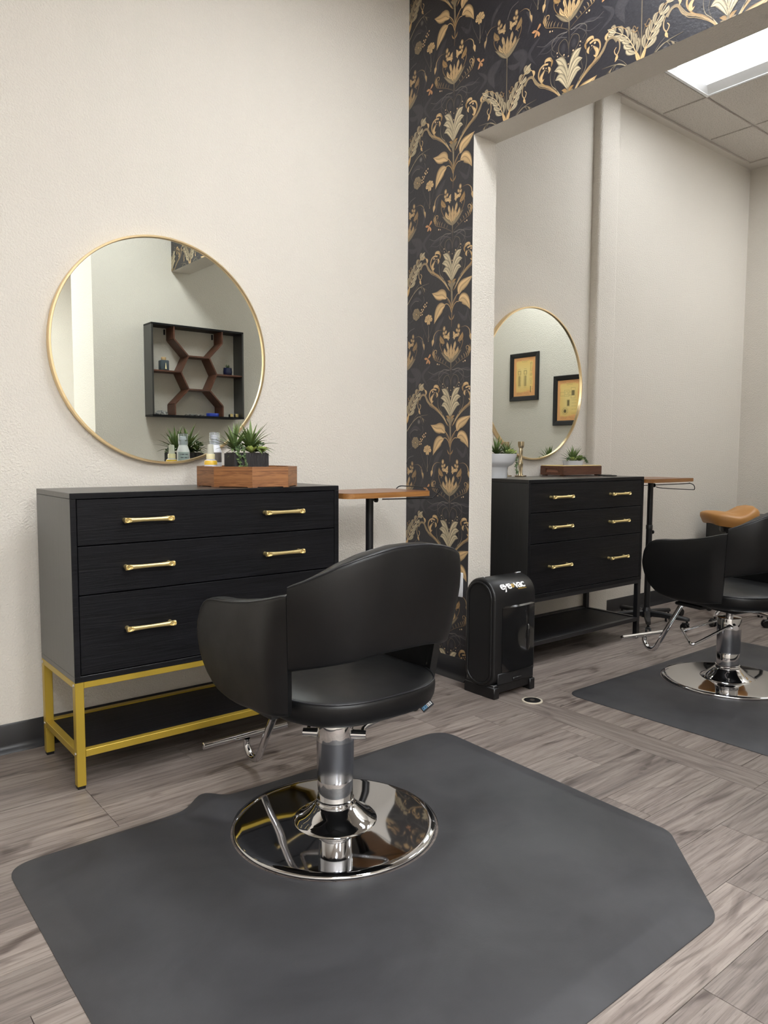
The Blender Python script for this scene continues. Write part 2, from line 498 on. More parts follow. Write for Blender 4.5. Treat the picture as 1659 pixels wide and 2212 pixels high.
# ceiling: slab, tiles of the second room, grid and wall trim
ce = struct(MB().box(XL - 0.15, XE + 0.15, YR - 0.15, YW + 0.15, ZC + 0.03, ZC + 0.12).build('ceiling', M_GRID), 'suspended ceiling with acoustic tiles')
TP = 0.638
gx = [XP1, 2.742, 3.38, 4.018, 4.656, 5.294, 5.932, XE]
gy = [YS, 0.599 - 0.3, 0.599, 1.237, 1.875, 2.513, 2.83, YW]
tile_me = MB().rbox(-0.5, 0.5, -0.5, 0.5, -0.5, 0.5, 0.012, 1).mesh('ceiling_tile', M_TILE)
for i in range(len(gx) - 1):
    for j in range(len(gy) - 1):
        x0, x1, y0, y1 = gx[i], gx[i + 1], gy[j], gy[j + 1]
        if abs(x0 - 4.018) < 0.01 and 1.2 < y0 < 2.4: continue
        if abs(x0 - 5.294) < 0.01 and 0.5 < y0 < 1.8: continue
        if y1 == YW or x1 == XE: continue
        inst(tile_me, 'ceiling_tile', ce, ((x0 + x1) / 2, (y0 + y1) / 2, ZC + 0.006), (0, 0, 0), (x1 - x0 - 0.018, y1 - y0 - 0.018, 0.016))
for x in gx[1:-1]: MB().box(x - 0.012, x + 0.012, YS, YW, ZC + 0.008, ZC + 0.03).build('grid_bar', M_GRID, ce)
for yy in gy[1:-1]: MB().box(XP1, XE, yy - 0.012, yy + 0.012, ZC + 0.0085, ZC + 0.03).build('grid_bar', M_GRID, ce)
MB().box(XP1, XE, 2.842, YW, ZC - 0.004, ZC + 0.03).build('edge_trim', M_TRIMW, ce)
MB().box(5.944, XE, YS, 2.842, ZC - 0.004, ZC + 0.03).build('edge_trim', M_TRIMW, ce)
# first room: plain tiles too
LAMPS1 = {(5, 2), (5, 3), (2, 5), (2, 6), (1, 8), (1, 9), (4, 8), (4, 9)}
for i in range(7):
    for j in range(11):
        x0 = XL + i * TP; y0 = 2.513 - j * TP
        if i == 3 and j in (1, 2): pass
        x1 = min(x0 + TP, XP0); y1 = min(y0 + TP, YW)
        y0 = max(y0, YR)
        if x1 - x0 < 0.05 or y1 - y0 < 0.05: continue
        if (i, j) in LAMPS1: continue
        inst(tile_me, 'ceiling_tile', ce, ((x0 + x1) / 2, (y0 + y1) / 2, ZC + 0.006), (0, 0, 0), (x1 - x0 - 0.018, y1 - y0 - 0.018, 0.016))

# ---------------------------------------------------------------- ceiling lamps
def troffer(label, x0, x1, y0, y1, power):
    t = thing('ceiling_light', label, 'ceiling light', ((x0 + x1) / 2, (y0 + y1) / 2, ZC), 0, 'recessed ceiling lights')
    w, h = (x1 - x0) / 2, (y1 - y0) / 2
    f = MB()
    for (a, b, c, d) in ((-w, w, -h, -h + 0.018), (-w, w, h - 0.018, h), (-w, -w + 0.018, -h + 0.018, h - 0.018), (w - 0.018, w, -h + 0.018, h - 0.018)):
        f.box(a, b, c, d, -0.004, 0.02)
    f.build('frame', M_LAMPWHITE, t)
    wi, hi = w - 0.018, h - 0.018
    iw, ih, zt = 0.215, hi - 0.035, 0.024
    # sloping side reflectors and end reflectors
    for sx in (-1, 1):
        MB().add([(sx * wi, -hi, 0.0), (sx * wi, hi, 0.0), (sx * iw, ih, zt), (sx * iw, -ih, zt)], [(0, 1, 2, 3)]).build('side_reflector', M_LAMPWHITE, t)
    for sy in (-1, 1):
        MB().add([(-wi, sy * hi, 0.0), (wi, sy * hi, 0.0), (iw, sy * ih, zt), (-iw, sy * ih, zt)], [(0, 1, 2, 3)]).build('end_reflector', M_LAMPWHITE, t)
    em = mat('lamp_diffuser_%g' % power, (1, 1, 1, 1), 0.5, emit=power, emit_col=(0.955, 0.985, 1.012, 1))
    MB().box(-iw, iw, -ih, ih, zt - 0.002, zt + 0.004).build('diffuser', em, t)
    return t
troffer('recessed white ceiling light beyond the opening', 4.018, 4.656, 1.237, 2.513, LENS_ROOM2 * 0.65)
troffer('recessed white ceiling light near the right wall', 5.294, 5.932, 0.599, 1.875, LENS_ROOM2 * 1.3)
def lamp_at(label, i, j, power):
    a = XL + i * TP
    troffer(label, a, a + TP, 2.513 - j * TP, 2.513 - (j - 2) * TP, power)
lamp_at('recessed white ceiling light above the first styling chair', 5, 3, LENS_ROOM1)
lamp_at('recessed white ceiling light just behind the photographer', 2, 6, LENS_REAR * 0.72)
lamp_at('recessed white ceiling light near the rear wall, left', 1, 9, LENS_REAR * 1.0)
lamp_at('recessed white ceiling light near the rear wall, right', 4, 9, LENS_REAR * 1.4)

# ---------------------------------------------------------------- wallpaper print (flat printed shapes on the partition)
GOLD_L, GOLD_M, GOLD_D = rgb(218, 184, 134), rgb(166, 132, 86), rgb(98, 78, 54)
SAGE_L, SAGE_M, SAGE_D = rgb(206, 190, 156), rgb(146, 130, 102), rgb(84, 76, 64)
ASH_L, ASH_M, ASH_D = rgb(122, 117, 112), rgb(88, 85, 86), rgb(58, 56, 60)
PAPER_BG = rgb(36, 35, 41)
def mixc(a, b, t): return tuple(a[i] + (b[i] - a[i]) * t for i in range(4))
class Motif:
    def __init__(s): s.tris = []; s.layer = 0
    def poly(s, pts, cols, tris):
        for t in tris: s.tris.append(([pts[i] for i in t], [cols[i] for i in t], s.layer))
    def stroke(s, pts, w0, w1, c0, c1, n=7, mid=None):
        s.layer += 1
        P = crom([(p[0], p[1], 0) for p in pts], n)
        V, C, T = [], [], []
        m = len(P) - 1
        for i, p in enumerate(P):
            a, b = P[max(i - 1, 0)], P[min(i + 1, m)]
            d = (b - a); d = d.normalized() if d.length > 1e-9 else Vector((1, 0, 0))
            nn = Vector((-d.y, d.x, 0)); t = i / m
            w = (w0 + (w1 - w0) * t) / 2 if mid is None else ((1 - t) ** 2 * w0 + 2 * t * (1 - t) * mid + t * t * w1) / 2
            c = mixc(c0, c1, t)
            V += [p + nn * w, p - nn * w]; C += [c, mixc(c, PAPER_BG, 0.35)]
        for i in range(m): T += [(2 * i, 2 * i + 1, 2 * i + 3), (2 * i, 2 * i + 3, 2 * i + 2)]
        s.poly([(v.x, v.y) for v in V], C, T)
    def leaf(s, pts, w, cl, cd, vein=True, peak=0.42, n=8, pw=0.8):
        s.layer += 1
        P = crom([(p[0], p[1], 0) for p in pts], n); m = len(P) - 1
        V, C, T = [], [], []
        for i, p in enumerate(P):
            a, b = P[max(i - 1, 0)], P[min(i + 1, m)]
            d = (b - a).normalized(); nn = Vector((-d.y, d.x, 0)); t = i / m
            u = t / peak if t < peak else (1 - t) / (1 - peak)
            hw = w / 2 * (max(0.0, math.sin(u * PI / 2)) ** pw if t < peak else max(0.0, math.sin(u * PI / 2)) ** 1.15)
            V += [p + nn * hw, p + nn * hw * 0.5, p, p - nn * hw * 0.5, p - nn * hw]
            C += [cd, cl, mixc(cl, cd, 0.35), mixc(cl, cd, 0.25), mixc(cd, cl, 0.15)]
        for i in range(m):
            for k in range(4):
                o = 5 * i + k
                T += [(o, o + 1, o + 6), (o, o + 6, o + 5)]
        s.poly([(v.x, v.y) for v in V], C, T)
        if vein:
            s.layer += 1
            q = P[1:-1]
            V, C, T = [], [], []
            for i, p in enumerate(q):
                d = (q[min(i + 1, len(q) - 1)] - q[max(i - 1, 0)]).normalized(); nn = Vector((-d.y, d.x, 0)) * 0.0007
                V += [p + nn, p - nn]; C += [mixc(cd, PAPER_BG, 0.2)] * 2
            for i in range(len(q) - 1): T += [(2 * i, 2 * i + 1, 2 * i + 3), (2 * i, 2 * i + 3, 2 * i + 2)]
            s.poly([(v.x, v.y) for v in V], C, T)
    def blob(s, x, y, rx, ry, c0, c1, rot=0.0, n=10):
        s.layer += 1
        ca, sa = math.cos(rot), math.sin(rot)
        V = [(x, y)]; C = [c0]
        for k in range(n):
            a = 2 * PI * k / n
            px, py = rx * math.cos(a), ry * math.sin(a)
            V.append((x + px * ca - py * sa, y + px * sa + py * ca)); C.append(c1)
        s.poly(V, C, [(0, 1 + k, 1 + (k + 1) % n) for k in range(n)])
    def mirror(s, fn):
        fn(1.0); fn(-1.0)
def motif_A():
    m = Motif()
    # ghost leaves of the background
    for (a, b, c, w) in (((-0.05, -0.03), (-0.10, -0.09), (-0.12, -0.19), 0.03), ((0.04, -0.02), (0.09, -0.06), (0.11, 0.0), 0.02), ((0.02, -0.30), (0.10, -0.29), (0.17, -0.31), 0.014), ((-0.02, -0.30), (-0.10, -0.30), (-0.17, -0.33), 0.016), ((-0.14, -0.25), (-0.2, -0.30), (-0.16, -0.36), 0.018), ((0.15, -0.26), (0.2, -0.31), (0.13, -0.36), 0.018)):
        m.leaf([a, b, c], w, ASH_D, mixc(ASH_D, PAPER_BG, 0.5), False)
    for sx in (-1, 1):
        m.stroke([(sx * 0.01, -0.31), (sx * 0.07, -0.29), (sx * 0.12, -0.30), (sx * 0.16, -0.285)], 0.003, 0.001, ASH_M, ASH_L)
        m.stroke([(sx * 0.05, -0.30), (sx * 0.10, -0.33), (sx * 0.15, -0.32)], 0.003, 0.001, ASH_M, ASH_M)
        m.stroke([(sx * 0.0, -0.285), (sx * 0.05, -0.30), (sx * 0.085, -0.335), (sx * 0.07, -0.362), (sx * 0.055, -0.35)], 0.003, 0.002, ASH_M, SAGE_D)
        # lyre / heart outlines
        m.stroke([(0, -0.36), (sx * 0.006, -0.33), (sx * 0.022, -0.312), (sx * 0.045, -0.322), (sx * 0.05, -0.345), (sx * 0.036, -0.368), (sx * 0.014, -0.385)], 0.0028, 0.0016, SAGE_D, SAGE_M)
        m.stroke([(sx * 0.01, -0.29), (sx * 0.05, -0.285), (sx * 0.08, -0.30), (sx * 0.082, -0.325), (sx * 0.066, -0.345)], 0.004, 0.002, ASH_L, SAGE_D)
        m.blob(sx * 0.025, -0.345, 0.012, 0.018, ASH_D, mixc(ASH_D, PAPER_BG, 0.6))
        for (bx, by, br) in ((0.056, -0.352, 0.0032), (0.054, -0.366, 0.0026), (0.022, -0.372, 0.0038), (0.0, -0.385, 0.003), (0.0, -0.415, 0.003)):
            m.blob(sx * bx, by, br, br, rgb(240, 222, 190), GOLD_M)
    m.stroke([(0, -0.29), (0.001, -0.33), (0, -0.39)], 0.003, 0.0015, SAGE_D, SAGE_D)
    # main stem up through the leaves
    m.stroke([(0, -0.088), (0.001, -0.04), (0, 0.02), (-0.001, 0.07), (0, 0.12)], 0.003, 0.010, GOLD_D, SAGE_M)
    m.stroke([(0.002, -0.06), (0.003, 0.0), (0.002, 0.10)], 0.001, 0.003, GOLD_M, SAGE_L)
    for sx in (-1, 1):
        m.stroke([(0, 0.0), (sx * 0.012, 0.03), (sx * 0.03, 0.052), (sx * 0.042, 0.062)], 0.004, 0.003, GOLD_M, GOLD_L)
        m.stroke([(0, -0.012), (sx * 0.01, 0.015), (sx * 0.03, 0.045)], 0.003, 0.002, GOLD_D, GOLD_M)
        m.stroke([(0, -0.02), (sx * 0.012, 0.008), (sx * 0.03, 0.024), (sx * 0.048, 0.024)], 0.004, 0.003, GOLD_M, GOLD_L)
        m.leaf([(sx * 0.002, -0.055), (sx * 0.012, -0.045), (sx * 0.02, -0.03)], 0.007, GOLD_M, GOLD_D, False)
    # four gold leaves
    m.leaf([(-0.036, 0.048), (-0.062, 0.07), (-0.10, 0.074), (-0.138, 0.090)], 0.054, GOLD_L, GOLD_D)
    m.leaf([(0.046, 0.056), (0.060, 0.088), (0.098, 0.108), (0.137, 0.128)], 0.050, GOLD_L, GOLD_D)
    m.leaf([(-0.044, 0.020), (-0.075, 0.012), (-0.100, -0.018), (-0.121, -0.060)], 0.052, GOLD_L, GOLD_D)
    m.leaf([(0.046, 0.028), (0.074, 0.036), (0.102, 0.014), (0.122, -0.022)], 0.052, GOLD_L, GOLD_D)
    bouquet(m, 0.0, 0.0, 1.0)
    # fern wings
    for sx in (-1, 1):
        base = crom([(0, -0.285, 0), (sx * 0.04, -0.262, 0), (sx * 0.085, -0.242, 0), (sx * 0.115, -0.232, 0), (sx * 0.124, -0.208, 0)], 5)
        m.stroke([(p.x, p.y) for p in base[::4]] + [(base[-1].x, base[-1].y)], 0.003, 0.002, SAGE_D, GOLD_M, 3)
        for i in range(5, len(base), 2):
            p = base[i]; t = i / len(base); Ln = 0.012 + 0.020 * t
            c = mixc(SAGE_D, GOLD_L, t ** 1.3)
            m.leaf([(p.x, p.y), (p.x - sx * 0.004, p.y + Ln * 0.6), (p.x - sx * 0.011, p.y + Ln)], 0.0046, c, mixc(c, PAPER_BG, 0.5), False, n=3)
        m.stroke([(sx * 0.122, -0.222), (sx * 0.126, -0.200), (sx * 0.112, -0.186), (sx * 0.1, -0.19), (sx * 0.104, -0.204)], 0.004, 0.002, GOLD_M, GOLD_L)
        m.stroke([(sx * 0.118, -0.222), (sx * 0.13, -0.202), (sx * 0.122, -0.18)], 0.0035, 0.001, GOLD_M, GOLD_L)
        m.blob(sx * 0.094, -0.254, 0.0042, 0.0042, rgb(240, 222, 190), GOLD_M)
        m.blob(sx * 0.082, -0.257, 0.003, 0.003, rgb(240, 222, 190), GOLD_M)
    # scroll vines around the acanthus
    for sx in (-1, 1):
        m.stroke([(sx * 0.012, -0.555), (sx * 0.045, -0.515), (sx * 0.09, -0.472), (sx * 0.128, -0.452), (sx * 0.16, -0.432), (sx * 0.18, -0.40), (sx * 0.205, -0.398), (sx * 0.222, -0.42)], 0.003, 0.010, GOLD_M, SAGE_M, mid=0.013)
        for k in range(3):
            m.stroke([(sx * 0.02, -0.55 + k * 0.004), (sx * 0.06, -0.505 + k * 0.003), (sx * 0.11, -0.47 + k * 0.005), (sx * 0.145, -0.452 + k * 0.007), (sx * 0.17, -0.42 + k * 0.006)], 0.0012, 0.0022, GOLD_L, SAGE_M)
        m.stroke([(sx * 0.205, -0.398), (sx * 0.23, -0.42), (sx * 0.234, -0.45), (sx * 0.222, -0.468), (sx * 0.212, -0.452), (sx * 0.22, -0.44)], 0.006, 0.003, SAGE_M, GOLD_L)
        m.leaf([(sx * 0.225, -0.468), (sx * 0.222, -0.48), (sx * 0.215, -0.492)], 0.012, GOLD_L, GOLD_M, False)
        m.stroke([(sx * 0.09, -0.472), (sx * 0.128, -0.445), (sx * 0.148, -0.412), (sx * 0.142, -0.385), (sx * 0.122, -0.374), (sx * 0.1, -0.378)], 0.003, 0.007, GOLD_M, GOLD_L, mid=0.009)
        m.stroke([(sx * 0.03, -0.53), (sx * 0.055, -0.495), (sx * 0.08, -0.468), (sx * 0.088, -0.432), (sx * 0.08, -0.40)], 0.003, 0.0015, SAGE_L, SAGE_D)
        m.stroke([(sx * 0.05, -0.505), (sx * 0.068, -0.46), (sx * 0.06, -0.42)], 0.002, 0.004, SAGE_D, SAGE_D)
        m.leaf([(sx * 0.078, -0.378), (sx * 0.092, -0.362), (sx * 0.112, -0.36), (sx * 0.118, -0.372)], 0.016, GOLD_L, GOLD_D, False)
        m.leaf([(sx * 0.085, -0.395), (sx * 0.08, -0.375), (sx * 0.092, -0.358)], 0.010, GOLD_M, GOLD_D, False)
        m.leaf([(sx * 0.115, -0.392), (sx * 0.135, -0.418), (sx * 0.13, -0.434), (sx * 0.118, -0.428)], 0.018, GOLD_L, GOLD_D, False)
        m.leaf([(sx * 0.1, -0.388), (sx * 0.092, -0.402), (sx * 0.098, -0.416)], 0.013, GOLD_L, GOLD_D, False)
        m.stroke([(sx * 0.132, -0.405), (sx * 0.115, -0.398), (sx * 0.098, -0.408)], 0.002, 0.001, SAGE_M, SAGE_M)
        m.blob(sx * 0.124, -0.385, 0.005, 0.005, rgb(240, 222, 190), GOLD_M)
        m.blob(sx * 0.11, -0.39, 0.003, 0.003, rgb(240, 222, 190), GOLD_M)
    # acanthus
    for sx in (-1, 1):
        for (y0, mx, my, tx, ty, w) in ((-0.46, 0.036, -0.392, 0.062, -0.376, 0.034), (-0.485, 0.040, -0.420, 0.068, -0.418, 0.032), (-0.51, 0.038, -0.452, 0.062, -0.456, 0.030)):
            m.leaf([(sx * 0.002, y0), (sx * mx * 0.45, (y0 + my) / 2 + 0.004), (sx * mx, my), (sx * tx, ty)], w, SAGE_L, mixc(SAGE_D, PAPER_BG, 0.45), True, 0.66, 6)
        m.leaf([(sx * 0.004, -0.53), (sx * 0.014, -0.512), (sx * 0.03, -0.505)], 0.016, GOLD_M, GOLD_D, False)
        m.leaf([(0, -0.545), (sx * 0.016, -0.525), (sx * 0.028, -0.518)], 0.014, SAGE_M, SAGE_D, False)
    m.stroke([(0, -0.56), (0.001, -0.50), (0, -0.43)], 0.012, 0.002, SAGE_M, SAGE_L)
    m.leaf([(0, -0.56), (0, -0.535), (0, -0.50)], 0.02, SAGE_M, SAGE_D, True)
    return m
def bouquet(m, ox, oy, k):
    gl, gm, gd = mixc(GOLD_D, GOLD_L, k), mixc(SAGE_D, GOLD_M, k), mixc(ASH_D, GOLD_D, k)
    for sx in (-1, 1):
        m.leaf([(ox, oy - 0.255), (ox + sx * 0.035, oy - 0.222), (ox + sx * 0.07, oy - 0.2)], 0.026, SAGE_M, SAGE_D, True)
        m.stroke([(ox + sx * 0.02, oy - 0.225), (ox + sx * 0.058, oy - 0.2), (ox + sx * 0.077, oy - 0.165), (ox + sx * 0.07, oy - 0.135)], 0.004, 0.003, gd, gm)
        for (bx, by, rx, ry, rt) in ((0.049, -0.09, 0.0095, 0.013, 0.1), (0.038, -0.108, 0.008, 0.011, 0.7), (0.052, -0.112, 0.008, 0.010, -0.5), (0.047, -0.126, 0.009, 0.010, 0.4)):
            m.blob(ox + sx * bx, oy + by, rx, ry, gl, gd, sx * rt)
        m.leaf([(ox + sx * 0.045, oy - 0.16), (ox + sx * 0.068, oy - 0.142), (ox + sx * 0.076, oy - 0.118)], 0.026, gm, gd, True)
        m.leaf([(ox + sx * 0.02, oy - 0.15), (ox + sx * 0.02, oy - 0.125), (ox + sx * 0.012, oy - 0.108)], 0.018, gl, gd, False)
        m.leaf([(ox + sx * 0.01, oy - 0.14), (ox + sx * 0.035, oy - 0.13), (ox + sx * 0.048, oy - 0.138)], 0.018, gl, gd, False)
        m.stroke([(ox + sx * 0.06, oy - 0.17), (ox + sx * 0.052, oy - 0.155), (ox + sx * 0.062, oy - 0.145), (ox + sx * 0.068, oy - 0.158)], 0.003, 0.002, gm, gm)
        for (tx, ty, w) in ((0.047, -0.182, 0.020), (0.028, -0.155, 0.019)):
            m.leaf([(ox, oy - 0.235), (ox + sx * tx * 0.8, oy + ty - 0.025), (ox + sx * tx, oy + ty)], w * 0.86, gl, mixc(gd, PAPER_BG, 0.55), True, 0.62)
        m.leaf([(ox, oy - 0.245), (ox + sx * 0.018, oy - 0.215), (ox + sx * 0.022, oy - 0.185)], 0.016, gl, mixc(gd, PAPER_BG, 0.4), True, 0.6)
        m.stroke([(ox + sx * 0.062, oy - 0.096), (ox + sx * 0.095, oy - 0.095), (ox + sx * 0.118, oy - 0.112), (ox + sx * 0.125, oy - 0.138)], 0.0015, 0.005, gd, gl)
        m.leaf([(ox + sx * 0.124, oy - 0.132), (ox + sx * 0.128, oy - 0.145), (ox + sx * 0.132, oy - 0.166)], 0.018, gl, gd, False)
    m.leaf([(ox, oy - 0.25), (ox, oy - 0.21), (ox, oy - 0.165)], 0.019, gl, mixc(gd, PAPER_BG, 0.4), True, 0.6)
    m.stroke([(ox, oy - 0.30), (ox, oy - 0.27), (ox, oy - 0.235)], 0.003, 0.007, SAGE_D, SAGE_M)
def motif_B():
    m = Motif()
    for (a, b, c, w) in (((0.03, -0.26), (0.09, -0.30), (0.07, -0.36), 0.05), ((-0.03, -0.26), (-0.09, -0.30), (-0.07, -0.37), 0.05), ((0.0, -0.30), (0.05, -0.32), (0.12, -0.29), 0.024), ((0.02, 0.05), (0.07, 0.08), (0.12, 0.06), 0.02), ((-0.03, -0.02), (-0.08, -0.06), (-0.10, -0.12), 0.02), ((0.10, -0.12), (0.13, -0.16), (0.11, -0.22), 0.02)):
        m.leaf([a, b, c], w, ASH_D, mixc(ASH_D, PAPER_BG, 0.4), False)
    m.stroke([(0, -0.56), (0.001, -0.45), (0, -0.36), (0, -0.25)], 0.003, 0.005, SAGE_M, SAGE_D)
    bouquet(m, 0.0, -0.012, 0.72)
    for sx in (-1, 1):
        # long fern leaf
        top = (0.118, -0.352) if sx > 0 else (-0.128, -0.372)
        base = crom([(0, -0.53, 0), (sx * 0.03, -0.47, 0), (sx * 0.06, -0.42, 0), (top[0], top[1], 0)], 7)
        nB = len(base)
        for i in range(4, nB, 3):
            p = base[i]; t = i / nB
            d = (base[min(i + 1, nB - 1)] - base[i - 1]).normalized()
            for sd in (-1, 1):
                nn = Vector((-d.y, d.x, 0)) * sd
                ln = 0.052 * (1 - 0.5 * t)
                q1 = p + d * ln * 0.6 + nn * ln * 0.45
                q2 = p + d * ln * 1.1 + nn * ln * 0.4
                m.leaf([(p.x, p.y), (q1.x, q1.y), (q2.x, q2.y)], 0.026 * (1 - 0.35 * t), mixc(SAGE_M, SAGE_L, 0.8 if sd * sx < 0 else 0.35), mixc(SAGE_D, PAPER_BG, 0.45), True, 0.62, 4)
        m.stroke([(b.x, b.y) for b in base[::5]] + [(top[0], top[1])], 0.004, 0.002, GOLD_L, SAGE_L, 4)
        m.leaf([(top[0] - sx * 0.02, top[1] - 0.012), (top[0], top[1]), (top[0] + sx * 0.016, top[1] + 0.012)], 0.016, SAGE_L, SAGE_D, True, 0.5, 4)
        m.stroke([(sx * 0.06, -0.395), (sx * 0.09, -0.372), (sx * 0.13, -0.366), (sx * 0.148, -0.384)], 0.002, 0.003, GOLD_M, GOLD_L)
        m.leaf([(sx * 0.14, -0.372), (sx * 0.15, -0.385), (sx * 0.146, -0.402)], 0.014, GOLD_L, GOLD_D, False)
        m.leaf([(0, -0.54), (sx * 0.012, -0.51), (sx * 0.024, -0.48)], 0.016, GOLD_L, GOLD_M, True)
        # curl
        m.stroke([(0.004 * sx, -0.45), (sx * 0.016, -0.415), (sx * 0.03, -0.395), (sx * 0.036, -0.41), (sx * 0.022, -0.418), (sx * 0.014, -0.405)], 0.003, 0.004, SAGE_D, GOLD_M)
        # fine grass lines at the foot
        for (e, w_) in (((0.165, -0.495), 0.0026), ((0.15, -0.525), 0.002), ((0.13, -0.545), 0.0018)):
            m.stroke([(sx * 0.005, -0.575), (sx * 0.05, -0.53), (sx * 0.1, -0.503), (sx * e[0], e[1])], 0.0032, w_, SAGE_L, SAGE_D)
        m.stroke([(sx * 0.045, -0.535), (sx * 0.075, -0.50), (sx * 0.11, -0.478)], 0.002, 0.001, SAGE_M, ASH_L)
        m.blob(sx * 0.098, -0.528, 0.012, 0.013, ASH_L, ASH_D)
        m.leaf([(sx * 0.12, -0.508), (sx * 0.13, -0.52), (sx * 0.134, -0.535)], 0.008, SAGE_M, SAGE_D, False)
        # small blossom with stems and butterfly
        fx, fy = sx * 0.163, -0.034
        m.stroke([(fx, -0.14), (fx + 0.002, -0.11), (fx, -0.06)], 0.005, 0.002, SAGE_M, ASH_L)
        m.stroke([(fx, -0.135), (fx - 0.02, -0.10), (fx - 0.045, -0.05), (fx - 0.05, -0.01)], 0.003, 0.001, SAGE_D, ASH_M)
        m.stroke([(fx, -0.13), (fx + 0.02, -0.09), (fx + 0.03, -0.055)], 0.003, 0.001, SAGE_D, ASH_M)
        for a in (90, 140, 40, 185, -5):
            ar = math.radians(a)
            m.leaf([(fx, fy - 0.008), (fx + 0.018 * math.cos(ar), fy + 0.016 * math.sin(ar)), (fx + 0.029 * math.cos(ar), fy + 0.026 * math.sin(ar))], 0.021, GOLD_L, GOLD_D, True, 0.68, 4)
        for a in (250, 290): 
            ar = math.radians(a)
            m.leaf([(fx, fy - 0.004), (fx + 0.012 * math.cos(ar), fy + 0.014 * math.sin(ar)), (fx + 0.02 * math.cos(ar), fy + 0.026 * math.sin(ar))], 0.016, GOLD_L, GOLD_D, False, 0.6, 4)
        bx, by = sx * 0.16, -0.222
        for (ex, ey) in ((-0.026, 0.002), (0.018, 0.022), (-0.012, -0.024), (0.012, -0.028)):
            m.leaf([(bx, by), (bx + ex * 0.6 * sx + 0.004, by + ey * 0.6), (bx + ex * sx, by + ey)], 0.013, rgb(206, 150, 104), GOLD_D, False, 0.6, 4)
        m.stroke([(sx * 0.13, -0.10), (sx * 0.118, -0.14), (sx * 0.13, -0.18)], 0.002, 0.006, ASH_M, ASH_D)
    # round bloom and berry sprig on one side
    fx, fy = 0.073, 0.004
    for k in range(7):
        ar = 2 * PI * k / 7 + 0.2
        m.leaf([(fx, fy), (fx + 0.018 * math.cos(ar), fy + 0.019 * math.sin(ar)), (fx + 0.029 * math.cos(ar), fy + 0.031 * math.sin(ar))], 0.026, SAGE_M, mixc(GOLD_D, PAPER_BG, 0.35), True, 0.7, 4)
    m.blob(fx, fy, 0.006, 0.006, GOLD_L, GOLD_D)
    for (bx, by) in ((0.106, -0.004), (0.117, -0.002), (0.108, 0.008), (0.119, 0.012), (0.112, 0.022), (0.125, 0.02), (0.134, 0.03), (0.128, 0.036), (0.145, 0.034), (0.137, 0.044), (0.15, 0.05)):
        m.blob(bx, by, 0.0042, 0.0046, rgb(238, 214, 176), GOLD_M)
    m.stroke([(0.04, 0.02), (0.03, 0.045), (0.06, 0.068), (0.09, 0.066)], 0.0015, 0.003, ASH_M, ASH_L)
    m.stroke([(0.05, -0.02), (0.02, -0.03), (0.0, 0.0)], 0.002, 0.001, ASH_M, ASH_M)
    m.stroke([(0.0, -0.11), (0.02, -0.075), (0.06, -0.062)], 0.002, 0.004, ASH_L, ASH_M)
    m.stroke([(0.10, 0.04), (0.13, 0.06), (0.125, 0.085)], 0.001, 0.002, ASH_M, ASH_L)
    return m
def clip_poly(P, C, f):
    out, oc = [], []
    n = len(P)
    for i in range(n):
        a, b = P[i], P[(i + 1) % n]; fa, fb = f(a), f(b)
        if fa >= 0: out.append(a); oc.append(C[i])
        if (fa >= 0) != (fb >= 0):
            t = fa / (fa - fb)
            out.append((a[0] + (b[0] - a[0]) * t, a[1] + (b[1] - a[1]) * t)); oc.append(mixc(C[i], C[(i + 1) % n], t))
    return out, oc
def wallpaper():
    PH, PV = 0.646, 0.636
    rects = ((0.0, YW - YJ, 0.0, ZC), (YW - YJ, YW - YS, ZH, ZC))
    A, B = motif_A(), motif_B()
    mb = MB()
    for (u0, u1, z0, z1) in rects:      # paper ground
        mb.add([(XP0 - 0.0008, YW - u, z) for u, z in ((u0, z0), (u1, z0), (u1, z1), (u0, z1))], [(0, 1, 2, 3)], [PAPER_BG] * 4)
    for (mo, uo) in ((A, 0.319), (B, -0.004)):
        for i in range(-1, 6):
            for j in range(-3, 7):
                ou, oz = uo + i * PH, 2.411 - j * PV + 0.0
                for (u0, u1, z0, z1) in rects:
                    if ou + 0.3 < u0 or ou - 0.3 > u1 or oz + 0.2 < z0 or oz - 0.6 > z1: continue
                    for (P, C, ly) in mo.tris:
                        Q = [(p[0] + ou, p[1] + oz) for p in P]
                        us = [q[0] for q in Q]; zs = [q[1] for q in Q]
                        if max(us) < u0 or min(us) > u1 or max(zs) < z0 or min(zs) > z1: continue
                        if min(us) < u0 or max(us) > u1 or min(zs) < z0 or max(zs) > z1:
                            for f in (lambda p: p[0] - u0, lambda p: u1 - p[0], lambda p: p[1] - z0, lambda p: z1 - p[1]):
                                Q, C = clip_poly(Q, C, f)
                                if len(Q) < 3: break
                            if len(Q) < 3: continue
                        x = XP0 - 0.001 - ly * 6e-6
                        mb.add([(x, YW - q[0], q[1]) for q in Q], [tuple(range(len(Q)))], C)
    me = bpy.data.meshes.new('wallpaper')
    me.from_pydata(mb.v, [], mb.f)
    at = me.color_attributes.new('Col', 'FLOAT_COLOR', 'POINT')
    at.data.foreach_set('color', [x for c in mb.c for x in c])
    me.materials.append(M_PAPER)
    # faces must look towards -x
    bm = bmesh.new(); bm.from_mesh(me)
    flip = [f for f in bm.faces if f.normal.x > 0]
    bmesh.ops.reverse_faces(bm, faces=flip); bm.to_mesh(me); bm.free()
    o = bpy.data.objects.new('wallpaper', me); COL.objects.link(o); o.parent = wall_part
    o['label'] = 'black wallpaper printed with gold and sage floral scrolls'
wallpaper()

